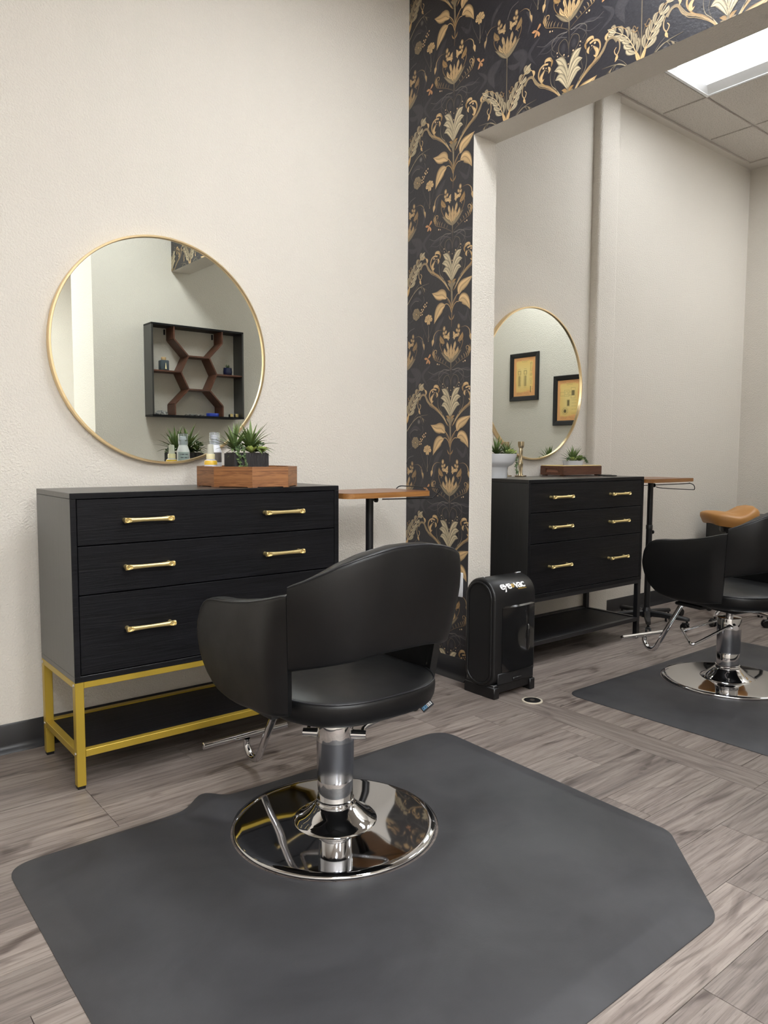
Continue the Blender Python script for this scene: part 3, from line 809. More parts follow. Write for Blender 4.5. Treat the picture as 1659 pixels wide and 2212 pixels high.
# ---------------------------------------------------------------- dressers
def handle_mesh():
    L_, R0, R1 = 0.086, 0.0064, 0.0098
    loops, n = [], 32
    xs = [-math.cos(PI * i / 64) for i in range(65)]
    for t in xs:
        a = abs(t)
        rr = R0 + (R1 - R0) * a ** 2.2
        re = rr * (1.0 if a < 0.955 else math.sqrt(max(0.05, 1 - ((a - 0.955) / 0.045) ** 2)))
        p = (a - 0.845) / 0.125
        lp = []
        for k in range(n):
            ang = 2 * PI * k / n
            y_, z_ = re * math.sin(ang), re * math.cos(ang)
            q = 1 - p * p - (z_ / (0.82 * re)) ** 2
            if y_ < 0 and q > 0: y_ += 0.0075 * min(1.0, q * 1.6)      # concave oval dish near each end
            lp.append((t * L_, y_ - 0.027, z_))
        loops.append(lp)
    mb = MB().loft(loops)
    for sx in (-1, 1):
        mb.tube([(sx * 0.074, -0.022, 0), (sx * 0.074, 0.0, 0)], [0.0055, 0.0075], 12)
    return mb.mesh('handle', M_GOLD, 45)
HANDLE = handle_mesh()
def dresser(label, x0, y0, legmat, screws):
    W, D, H = 1.032, 0.385, 0.96
    t = thing('dresser', label, 'dresser', (x0 + W / 2, y0 + D / 2, 0))
    w, d = W / 2, D / 2
    T = 0.018
    MB().rbox(-w, w, -d, d, H - T, H, 0.0015, 1).build('top', M_BLACKTOP, t)
    for sx in (-1, 1):
        a, b = (-w, -w + T) if sx < 0 else (w - T, w)
        MB().rbox(a, b, -d, d, 0.371, H - T - 0.0004, 0.001, 1).build('side_panel', M_BLACKWOOD_V, t)
    MB().rbox(-w, w, -d, d, 0.353, 0.3706, 0.001, 1).build('bottom_panel', M_BLACKWOOD_V, t)
    MB().box(-w + T, w - T, d - 0.006, d - 0.001, 0.371, H - T).build('back_panel', M_BLACKPL, t)
    eb = MB().box(-w, w, -d - 0.0007, -d, H - T, H - 0.0012).box(-w, w, -d - 0.0007, -d, 0.353, 0.3706)
    eb.box(-w, -w + T, -d - 0.0007, -d, 0.3712, H - T - 0.0006).box(w - T, w, -d - 0.0007, -d, 0.3712, H - T - 0.0006)
    eb.build('edge_shade_strip', M_BLACKWOOD, t)  # added strips: front edges painted darker, without the sheen of the boards
    for (z0, z1, hz) in ((0.7925, 0.939, 0.868), (0.634, 0.7885, 0.714), (0.375, 0.630, 0.509)):
        dr = MB().rbox(-w + T + 0.003, w - T - 0.003, -d + 0.0005, -d + 0.018, z0, z1, 0.001, 1).build('drawer', M_BLACKWOOD, t)
        MB().box(-w + T + 0.02, w - T - 0.02, -d + 0.0185, d - 0.03, z0 + 0.01, z1 - 0.03).build('drawer_box', M_BLACKPL, dr)
        for hx in (-0.271, 0.252):
            inst(HANDLE, 'handle', dr, (hx, -d, hz))
    # steel stand
    LW = 0.028
    for sx in (-1, 1):
        for sy in (-1, 1):
            cx, cy = sx * (w - LW / 2), sy * (d - LW / 2)
            lg = MB().rbox(cx - LW / 2, cx + LW / 2, cy - LW / 2, cy + LW / 2, 0.010, 0.3526, 0.0015, 1).build('leg', legmat, t)
            MB().rbox(cx - 0.012, cx + 0.012, cy - 0.012, cy + 0.012, 0.0, 0.0098, 0.001, 1).build('foot_pad', M_BLACKPL, lg)
            if screws:
                for sz in (0.342, 0.117) if sy < 0 else (0.342, 0.117):
                    MB().lathe([(0.0055, 0), (0.0055, 0.0015), (0.003, 0.003)], 12).xform(Matrix.Translation((sx * w, cy - sy * 0.0, sz)) @ Matrix.Rotation(sx * PI / 2, 4, 'Y')).build('screw', M_STEEL, lg, 40)
    for (z0, z1) in ((0.332, 0.3526), (0.105, 0.128)):
        for sy in (-1, 1):
            cy = sy * (d - 0.012)
            MB().rbox(-w + LW + 0.0003, w - LW - 0.0003, cy - 0.012, cy + 0.012, z0, z1, 0.001, 1).build('rail', legmat, t)
        for sx in (-1, 1):
            cx = sx * (w - 0.012)
            MB().rbox(cx - 0.012, cx + 0.012, -d + LW + 0.0003, d - LW - 0.0003, z0, z1, 0.001, 1).build('rail', legmat, t)
    MB().rbox(-w + 0.0245, w - 0.0245, -d + 0.0245, d - 0.0245, 0.108, 0.1235, 0.001, 1).build('lower_shelf', M_BLACKWOOD, t)
    return t
dresser('black wood dresser on a gold metal stand with brass bow handles', 0.702, 2.42, M_GOLDLEG, True)
dresser('black wood dresser on black legs in the room beyond the opening', 2.899, 2.42, M_BLACKMET, False)

# ---------------------------------------------------------------- round mirrors
def round_mirror(label, cx, cz, R=0.446):
    t = thing('round_mirror', label, 'mirror', (cx, YW, cz), 0, 'round wall mirrors')
    Rx = Matrix.Rotation(PI / 2, 4, 'X')          # lathe z -> -y
    prof = [(R, 0.001), (R, 0.026), (R - 0.0015, 0.029), (R - 0.008, 0.029), (R - 0.0095, 0.027), (R - 0.0095, 0.019), (R - 0.0095, 0.001)]
    loops = []
    for i in range(128):
        a = 2 * PI * i / 128
        loops.append([tuple(Rx @ Vector((r * math.cos(a), r * math.sin(a), z))) for r, z in prof])
    MB().loft(loops, True).build('frame', M_GOLDFRAME, t, 35)
    MB().lathe([(R - 0.0093, 0.012), (R - 0.0093, 0.0205)], 128).xform(Rx).build('mirror_glass', M_MIRROR, t)
    return t
round_mirror('large round gold-rimmed mirror above the gold-legged dresser', 1.222, 1.489)
round_mirror('round gold-rimmed mirror partly hidden behind the opening edge', 3.49, 1.50)

# ---------------------------------------------------------------- salon chairs
ARM_T = [(-0.22, 0.755), (-0.205, 0.750), (-0.12, 0.729), (-0.053, 0.714), (0.03, 0.700), (0.103, 0.691), (0.16, 0.687), (0.203, 0.680), (0.23, 0.667), (0.253, 0.645), (0.266, 0.620), (0.273, 0.592), (0.276, 0.562)]
ARM_B = [(-0.22, 0.436), (-0.17, 0.430), (-0.069, 0.415), (0.056, 0.405), (0.10, 0.406), (0.138, 0.410), (0.17, 0.416), (0.20, 0.428), (0.23, 0.448), (0.25, 0.471), (0.264, 0.500), (0.272, 0.527), (0.276, 0.552)]
BACK_T = [(0.0, 0.866), (0.05, 0.865), (0.10, 0.857), (0.15, 0.845), (0.20, 0.825), (0.24, 0.800), (0.272, 0.776), (0.293, 0.755)]
HW, RC, YB, XOFF = 0.295, 0.17, -0.30, -0.010
def taper(z, y):
    w = 1.0 if y < -0.25 else (0.34 if y > -0.16 else 1.0 - 0.66 * (y + 0.25) / 0.09)
    return 1 - 0.16 * w * min(1.0, max(0.0, (0.74 - z) / 0.29))
def plan(s):
    """outer plan of the shell: s in metres from the middle of the back (s<0 left)."""
    sg = -1 if s < 0 else 1; a = abs(s)
    fl_ = HW - RC
    def bulge(x): return 0.012 * (1 - (x / HW) ** 2)
    if a <= fl_: x, y, nx, ny = a, YB, 0, -1
    elif a <= fl_ + RC * PI / 2:
        th = (a - fl_) / RC
        x = fl_ + RC * math.sin(th); y = YB + RC - RC * math.cos(th); nx, ny = math.sin(th), -math.cos(th)
    else:
        x, y, nx, ny = HW, YB + RC + (a - fl_ - RC * PI / 2), 1, 0
    if ny < -0.05: y -= bulge(x) * (-ny)
    return sg * x, y, sg * nx, ny
S_SIDE = (HW - RC) + RC * PI / 2
def s_of_y(y):                                    # straight side only
    return S_SIDE + (y - (YB + RC))
S_SEAM = S_SIDE - 0.075
def section(s, zb, zt, th, lean, r=0.017, shear=0.0):
    x, y, nx, ny = plan(s)
    h = zt - zb
    r = min(r, h * 0.45, th * 0.45)
    pts = []
    for (u0, v0, a0) in ((-r, r, -PI / 2), (-r, h - r, 0.0), (-th + r, h - r, PI / 2), (-th + r, r, PI)):
        for k in range(5):
            a = a0 + k / 4 * PI / 2
            pts.append((u0 + r * math.cos(a), v0 + r * math.sin(a)))
    # extra points along the long sides for a soft bulge
    out = []
    full = []
    for i, p in enumerate(pts):
        full.append(p)
        q = pts[(i + 1) % len(pts)]
        if abs(q[1] - p[1]) > h * 0.4:
            for k in range(1, 6): full.append((p[0], p[1] + (q[1] - p[1]) * k / 6))
    for (u, v) in full:
        z = zb + v
        vv = v / max(h, 1e-6)
        kb = min(1, h / 0.15) * min(1, max(0.0, abs(abs(s) - S_SEAM) / 0.08))
        uu = u + (0.008 * math.sin(PI * min(max(vv, 0), 1)) if u > -th / 2 else -0.006 * math.sin(PI * min(max(vv, 0), 1))) * kb
        ly = -lean * (z - 0.60)
        out.append(((x + nx * uu) * taper(z, y) + XOFF, y + ny * uu + ly + shear * max(0.0, 0.757 - z), z))
    return out
def leanf(s):
    a = abs(s); return 0.16 * max(0.0, 1 - max(0, a - 0.1) / 0.25)
def salon_chair(label, cx, cy, rz, lever_ang, lever_drop, with_tag):
    t = thing('salon_chair', label, 'chair', (cx, cy, 0), rz, 'black salon styling chairs')
    # backrest
    loops = []
    nb = 56
    for i in range(nb + 1):
        s = -S_SEAM + 2 * S_SEAM * i / nb
        x = abs(plan(s)[0])
        zt = interp(BACK_T, x)
        e = (S_SEAM - abs(s))
        zb = 0.588 - 0.040 * max(0.0, 1 - e / 0.24) ** 1.6
        loops.append(section(s, zb, zt, 0.030 + 0.018 * min(1.0, e / 0.10), leanf(s), 0.012, 0.11 * max(0.0, 1 - e / 0.16)))
    back = MB().loft(loops).build('backrest', M_LEATHER, t, 50)
    def rim(lo, idx): return [lp[idx] for lp in lo]
    nl = len(loops[0])
    # piping along the top edges (outer and inner)
    def piping(lo, parent):
        for frac in (0, 1):
            pts = []
            for lp in lo:
                zmax = max(p[2] for p in lp)
                cand = [p for p in lp if p[2] > zmax - 0.0065]
                c = Vector((0, 0, 0))
                cen = Vector((sum(p[0] for p in lp) / nl, sum(p[1] for p in lp) / nl, 0))
                cand.sort(key=lambda p: (Vector((p[0], p[1], 0)) - Vector((0, 0.05, 0))).length)
                p = cand[-1] if frac == 0 else cand[0]
                pts.append(p)
            MB().tube(pts, 0.0024, 8).build('piping', M_PIPING, parent, 60)
    piping(loops, back)
    # arms
    for sg in (-1, 1):
        ys = [-0.22 + 0.0] 
        loops = []
        s0, s1 = S_SEAM + 0.0015, s_of_y(0.276)
        ss = [s0 + (s1 - s0) * (math.sin(PI / 2 * i / 44)) for i in range(45)]
        for s in ss:
            y = plan(s)[1] if s > S_SIDE else -0.13 - (S_SIDE - s)
            sh = 0.11 * max(0.0, 1 - (s - s0) / 0.30)
            zt = interp(ARM_T, y)
            zb = interp(ARM_B, y + sh * 0.34)
            f_ = (s - s0) / (s1 - s0)
            th = (0.020 + 0.034 * min(1.0, max(0.0, (s - s0) / 0.10))) if f_ < 0.85 else 0.054 - 0.02 * ((f_ - 0.85) / 0.15) ** 2
            loops.append(section(sg * s, zb, max(zt, zb + 0.008), th, leanf(s), 0.017, sh))
        arm = MB().loft(loops).build('armrest', M_LEATHER, t, 50)
        piping(loops[:-2], arm)
    # seat
    def outline(ins):
        pts = []
        a_, b_, n_ = 0.252 - ins, 0.285 - ins, 3.2
        for k in range(64):
            an = 2 * PI * k / 64
            c, s_ = math.cos(an), math.sin(an)
            px = a_ * math.copysign(abs(c) ** (2 / n_), c)
            ex = 2 / (n_ if s_ > 0 else 2.5)
            py = b_ * math.copysign(abs(s_) ** ex, s_)
            pts.append((px, py + 0.012))
        return pts
    prof = [(0.055, 0.3872), (0.034, 0.389), (0.018, 0.395), (0.008, 0.405), (0.002, 0.420), (0.0, 0.438), (0.0, 0.448), (0.002, 0.456), (0.006, 0.4595), (0.012, 0.4625), (0.05, 0.470), (0.10, 0.4745), (0.18, 0.477), (0.24, 0.478)]
    seat = MB().loft([[(p[0], p[1], z) for p in outline(i)] for i, z in prof]).build('seat', M_LEATHER, t, 50)
    ring = outline(0.0032); ring.append(ring[0])
    MB().tube([(p[0], p[1], 0.4595) for p in ring], 0.0024, 8, False).build('piping', M_PIPING, seat, 60)
    # bracket that carries arms and seat
    br = MB().rbox(-0.225, 0.225, -0.02, 0.13, 0.370, 0.3865, 0.006, 2)
    br.rbox(-0.09, 0.09, -0.10, 0.10, 0.352, 0.3655, 0.003, 1)
    br.build('seat_bracket', M_BLACKMET, t, 40)
    # footrest
    ft = crom([(0, 0.14, 0.358), (0, 0.26, 0.345), (0, 0.325, 0.262), (0, 0.385, 0.165), (0, 0.440, 0.075), (0, 0.468, 0.046), (0, 0.505, 0.045), (0, 0.530, 0.072), (0, 0.532, 0.098)], 6)
    fr_ = MB().tube(ft, 0.0125, 16).build('footrest_arm', M_CHROME, t, 60)
    MB().tube([(-0.163, 0.533, 0.110), (-0.161, 0.533, 0.110), (0.161, 0.533, 0.110), (0.163, 0.533, 0.110)], [0.0085, 0.0115, 0.0115, 0.0085], 18).build('footrest_bar', M_CHROME, t, 40)
    # base disc + pump
    MB().lathe([(0.291, 0.0), (0.295, 0.003), (0.296, 0.008), (0.2945, 0.012), (0.290, 0.0145), (0.27, 0.0158), (0.2, 0.019), (0.13, 0.0215), (0.118, 0.0225)], 128).build('base_disc', M_CHROME, t, 50)
    MB().lathe([(0.122, 0.0222), (0.119, 0.0262), (0.108, 0.031), (0.094, 0.040), (0.080, 0.052), (0.068, 0.063), (0.060, 0.069), (0.056, 0.071)], 96).build('base_cone', M_CHROME, t, 50)
    MB().lathe([(0.0505, 0.0705), (0.0555, 0.0715), (0.0562, 0.0745), (0.0535, 0.078), (0.0525, 0.0795), (0.0545, 0.082), (0.0555, 0.0845), (0.0525, 0.0865)], 72).build('pump_collar', M_CHROME, t, 40)
    MB().lathe([(0.0515, 0.0866), (0.0515, 0.143), (0.0513, 0.1435)], 72).build('pump_cylinder', M_CHROME, t, 40)
    MB().lathe([(0.0518, 0.1436), (0.0532, 0.15), (0.0545, 0.245), (0.0548, 0.262)], 72).build('pump_sleeve', M_CHROME_S, t, 40)
    MB().lathe([(0.0549, 0.2622), (0.0549, 0.310), (0.0535, 0.314), (0.03, 0.3145)], 72).build('pump_head', M_CHROME, t, 40)
    MB().lathe([(0.0165, 0.3147), (0.0165, 0.352)], 32).build('piston', M_CHROME, t, 40)
    # pump lever
    d = Vector((math.cos(lever_ang), math.sin(lever_ang), 0)); p = Vector((-d.y, d.x, 0))
    zl = 0.281
    for sg in (-1, 1):
        c = p * (sg * 0.058) - d * 0.012
        a, b = c + Vector((0, 0, zl)) - p * (sg * 0.012), c + p * (sg * 0.034) + Vector((0, 0, zl))
        ear = MB().tube([a, a + (b - a) * 0.5, b], [0.0145, 0.0135, 0.0125], 16).build('lever_clevis', M_CHROME, t, 40)
        MB().tube([b - p * (sg * 0.012) - d * 0.0115, b - p * (sg * 0.012) - d * 0.006], 0.0045, 12).build('bolt', M_STEEL, ear, 40)
    e = Vector((0, 0, zl))
    zz = Vector((0, 0, zl - lever_drop))
    pts = [e + p * 0.08 + d * 0.0, e * 0.99 + p * 0.086 + d * 0.03 + Vector((0, 0, 0.012 if lever_drop < 0.02 else 0)), zz + p * 0.148 + d * 0.17, zz + p * 0.142 + d * 0.186, zz + p * 0.125 + d * 0.192,
           zz - p * 0.125 + d * 0.192, zz - p * 0.142 + d * 0.186, zz - p * 0.148 + d * 0.17, e * 0.99 - p * 0.086 + d * 0.03 + Vector((0, 0, 0.012 if lever_drop < 0.02 else 0)), e - p * 0.08 + d * 0.0]
    MB().tube(crom(pts, 4), 0.0062, 12).build('pump_lever', M_CHROME, t, 60)
    if with_tag:
        tg = MB().rbox(-0.019, 0.019, -0.0012, 0.0012, -0.026, 0.0, 0.0008, 1)
        ux = Vector((0.62, -0.46, 0.62)).normalized(); nn_ = Vector((0.55, 0.80, -0.10)).normalized()
        ux = (ux - nn_ * ux.dot(nn_)).normalized(); vz = ux.cross(nn_)
        Mx = Matrix(((ux.x, nn_.x, vz.x, 0.172), (ux.y, nn_.y, vz.y, -0.190), (ux.z, nn_.z, vz.z, 0.386), (0, 0, 0, 1)))
        to = tg.xform(Mx).build('fabric_tag', mat('tag_cloth', rgb(44, 44, 48), 0.8), t)
        to['label'] = 'small black cloth tag with blue and white lettering'
        for (a, b, col, nm) in ((-0.016, -0.0005, rgb(110, 170, 215), 'tag_blue'), (0.0005, 0.016, rgb(232, 234, 236), 'tag_white')):
            m_ = mat(nm, col, 0.7)
            pr = MB()
            for k in range(4):
                q0 = a + (b - a) * k / 4 + 0.0004; q1 = a + (b - a) * (k + 1) / 4 - 0.0004
                pr.box(q0, q1, -0.0016, -0.00125, -0.0205, -0.0185); pr.box(q0, q1, -0.0016, -0.00125, -0.0125, -0.0108)
                pr.box(q0, q0 + 0.0012, -0.0016, -0.00125, -0.0205, -0.0108)
                if k % 2: pr.box(q1 - 0.0012, q1, -0.0016, -0.00125, -0.0205, -0.0108)
                else: pr.box(q0, q1 - 0.0008, -0.0016, -0.00125, -0.0163, -0.0148)
            pr.xform(Mx).build('tag_lettering', m_, to)
    return t
C1, C2 = (1.222, 1.722), (3.505, 1.68)
salon_chair('black salon chair seen from behind, in front of the gold-legged dresser', C1[0], C1[1], 0.0, math.radians(45), 0.0, True)
salon_chair('black salon chair at the right edge, in the room beyond the opening', C2[0], C2[1], math.radians(-13), math.radians(139), 0.072, False)

# ---------------------------------------------------------------- floor mats
def rounded(poly, rad, n=10):
    out = []
    m = len(poly)
    for i in range(m):
        p, a, b = Vector(poly[i]), Vector(poly[i - 1]), Vector(poly[(i + 1) % m])
        r = rad[i] if isinstance(rad, (list, tuple)) else rad
        u, v = (a - p).normalized(), (b - p).normalized()
        p0, p1 = p + u * r, p + v * r
        for k in range(n + 1):
            t = k / n
            out.append((p0 * (1 - t) ** 2 + p * 2 * t * (1 - t) + p1 * t * t))
    return out
def floor_mat_obj(label, poly, rad, c, wave):
    t = rounded(poly, rad)
    # dense resample by angle around the chair centre
    per = []
    for i in range(len(t)):
        a, b = t[i], t[(i + 1) % len(t)]
        k = max(1, int((b - a).length / 0.012))
        per += [a + (b - a) * j / k for j in range(k)]
    NR = 46
    C = Vector(c)
    loops = []
    for j in range(NR + 1):
        tt = j / NR
        tt = 1 - (1 - tt) ** 1.7 if False else tt
        lp = []
        for p in per:
            dv = (p - C); L_ = dv.length; dv /= L_
            d0, d1 = 0.302, L_
            # distribute rings: finer at both ends
            q = 0.5 - 0.5 * math.cos(PI * tt)
            d = d0 + (d1 - d0) * q
            pos = C + dv * d
            # distance to outer edge (approx.)
            e = max(0.0, d1 - d)
            h = 0.0025 + 0.0145 * min(1.0, e / 0.07) ** 0.8
            inn = d - d0
            h -= 0.011 * math.exp(-(inn / 0.05) ** 2) * (1 if d1 - d0 > 0.02 else 0)
            x, y = pos
            if wave:
                # rippled rear edge beside the chair base
                rx = x - C.x
                k = math.exp(-((y - 2.07) / 0.11) ** 2)
                y += 0.030 * k * math.exp(-((rx + 0.245) / 0.045) ** 2) * math.exp(-e / 0.1)
                h += 0.020 * k * math.exp(-((rx + 0.235) / 0.055) ** 2) + 0.010 * k * math.exp(-((rx + 0.02) / 0.20) ** 2)
                dd = (rx + 0.30) * 0.80 + (y - 2.0) * 0.60
                h -= 0.007 * math.exp(-(dd / 0.03) ** 2) * math.exp(-((y - 1.98) / 0.14) ** 2) * (1 if e > 0.03 else e / 0.03)
            lp.append((x, y, max(h, 0.0022)))
        loops.append(lp)
    mb = MB()
    n = len(per)
    top = [p for lp in loops for p in lp]
    bot = [(p[0], p[1], 0.0006) for p in loops[0]] + [(p[0], p[1], 0.0006) for p in loops[-1]]
    fs = []
    for j in range(NR):
        for i in range(n):
            k = (i + 1) % n
            fs.append((j * n + i, j * n + k, (j + 1) * n + k, (j + 1) * n + i))
    B0 = len(top); B1 = B0 + n
    for i in range(n):
        k = (i + 1) % n
        fs.append((i, B0 + i, B0 + k, k))
        fs.append((NR * n + i, NR * n + k, B1 + k, B1 + i))
        fs.append((B0 + i, B1 + i, B1 + k, B0 + k))
    mb.add(top + bot, fs)
    o = mb.build('floor_mat', M_MAT, None, 60)
    return tag(o, label, 'mat', 'salon floor mats')
floor_mat_obj('black rubber mat with a clipped corner under the nearest salon chair', [(0.415, 2.072), (1.985, 2.072), (1.955, 1.085), (1.665, 0.795), (0.715, 0.795), (0.415, 1.085)], [0.07, 0.09, 0.03, 0.04, 0.04, 0.03], C1, True)
floor_mat_obj('black rubber mat under the salon chair beyond the opening', [(2.735, 2.045), (4.31, 2.045), (4.31, 1.06), (4.02, 0.77), (3.03, 0.77), (2.735, 1.06)], [0.08, 0.09, 0.03, 0.04, 0.04, 0.03], C2, False)

# ---------------------------------------------------------------- rolling tray carts
def caster(parent, x, y, rz, big=False):
    k = 1.0
    M_ = Matrix.Translation((x, y, 0)) @ Matrix.Rotation(rz, 4, 'Z')
    c = MB().tube([(0, 0, 0.05), (0, 0, 0.066)], 0.007, 10)
    c.rbox(-0.03, 0.012, -0.011, 0.011, 0.040, 0.052, 0.003, 1).xform(M_)
    co = c.build('caster', M_BLACKMET, parent, 40)
    for s in (-1, 1):
        MB().lathe([(0.012, -0.006), (0.022, -0.006), (0.0245, -0.003), (0.0245, 0.003), (0.022, 0.006), (0.012, 0.006)], 28).xform(M_ @ Matrix.Translation((-0.014, s * 0.011, 0.0250)) @ Matrix.Rotation(PI / 2, 4, 'X')).build('wheel', M_BLACKPL, co, 40)
    return co
def tray_cart(label, px, py, tx0, tx1, ty0, ty1, zt, wire, base_rot, knobs):
    t = thing('tray_cart', label, 'tray cart', (px, py, 0), 0, 'rolling tray carts with wooden tops')
    top = rounded([(tx0 - px, ty0 - py), (tx1 - px, ty0 - py), (tx1 - px, ty1 - py), (tx0 - px, ty1 - py)], [0.05, 0.012, 0.05, 0.05], 8)
    tp = MB().prism([(p.x, p.y) for p in top], zt - 0.021, zt - 0.0005).build('tray_edge', M_TRAYEDGE, t, 40)
    MB().prism([(p.x * 1.0, p.y * 1.0) for p in top], zt - 0.0004, zt + 0.0012).build('tray_top', M_TRAYTOP, t, 40)
    MB().rbox(-0.055, 0.055, -0.05, 0.05, zt - 0.028, zt - 0.0212, 0.002, 1).build('mount_plate', M_BLACKMET, t, 40)
    MB().lathe([(0.0172, 0.5), (0.0172, zt - 0.0282)], 28).build('inner_pole', M_BLACKMET, t, 40)
    MB().lathe([(0.019, 0.085), (0.019, 0.62), (0.0205, 0.621), (0.0205, 0.645), (0.018, 0.648)], 28).build('outer_pole', M_BLACKMET, t, 40)
    for kz in knobs:
        MB().tube([(0.012, 0, kz), (0.030, 0, kz), (0.031, 0, kz), (0.040, 0, kz), (0.043, 0, kz)], [0.004, 0.004, 0.012, 0.013, 0.009], 14).build('knob', M_BLACKPL, t, 40)
    MB().tube(crom([(a - px, b - py, c) for a, b, c in wire], 5), 0.0026, 8).build('wire_holder', M_BLACKMET, t, 60)
    hub = MB().lathe([(0.032, 0.062), (0.036, 0.07), (0.034, 0.10), (0.024, 0.115), (0.02, 0.125)], 32).build('base_hub', M_BLACKMET, t, 40)
    for k in range(5):
        a = base_rot + k * 2 * PI / 5
        ca, sa = math.cos(a), math.sin(a)
        loops = []
        for (r, hw, z0, z1) in ((0.02, 0.017, 0.068, 0.106), (0.09, 0.017, 0.070, 0.104), (0.18, 0.0155, 0.068, 0.094), (0.245, 0.0145, 0.066, 0.088), (0.26, 0.008, 0.066, 0.082)):
            loops.append([(r * ca - s * hw * sa, r * sa + s * hw * ca, z) for (s, z) in ((-1, z0), (1, z0), (1, z1 - 0.008), (0.55, z1), (-0.55, z1), (-1, z1 - 0.008))])
        MB().loft(loops).build('base_leg', M_BLACKMET, t, 35)
        caster(t, 0.245 * ca, 0.245 * sa, a * 1.7 + 0.5)
    return t
tray_cart('rolling tray cart with wooden top between the gold-legged dresser and wallpaper', 2.005, 2.565, 1.765, 2.215, 2.40, 2.70, 0.925,
          [(2.0, 2.47, 0.893), (2.22, 2.42, 0.892), (2.245, 2.418, 0.894), (2.262, 2.402, 0.915), (2.266, 2.395, 0.934), (2.268, 2.44, 0.937), (2.268, 2.62, 0.937), (2.262, 2.668, 0.934), (2.235, 2.672, 0.915), (2.18, 2.665, 0.90)],
          math.radians(-10), (0.885,))
tray_cart('rolling tray cart with wooden top right of the black-legged dresser', 4.235, 2.56, 3.985, 4.475, 2.405, 2.70, 0.941,
          [(4.22, 2.72, 0.885), (4.44, 2.45, 0.905), (4.452, 2.425, 0.909), (4.462, 2.40, 0.898), (4.478, 2.402, 0.873), (4.472, 2.425, 0.868), (4.27, 2.50, 0.880), (4.23, 2.52, 0.888)],
          math.radians(-74), (0.895, 0.60))

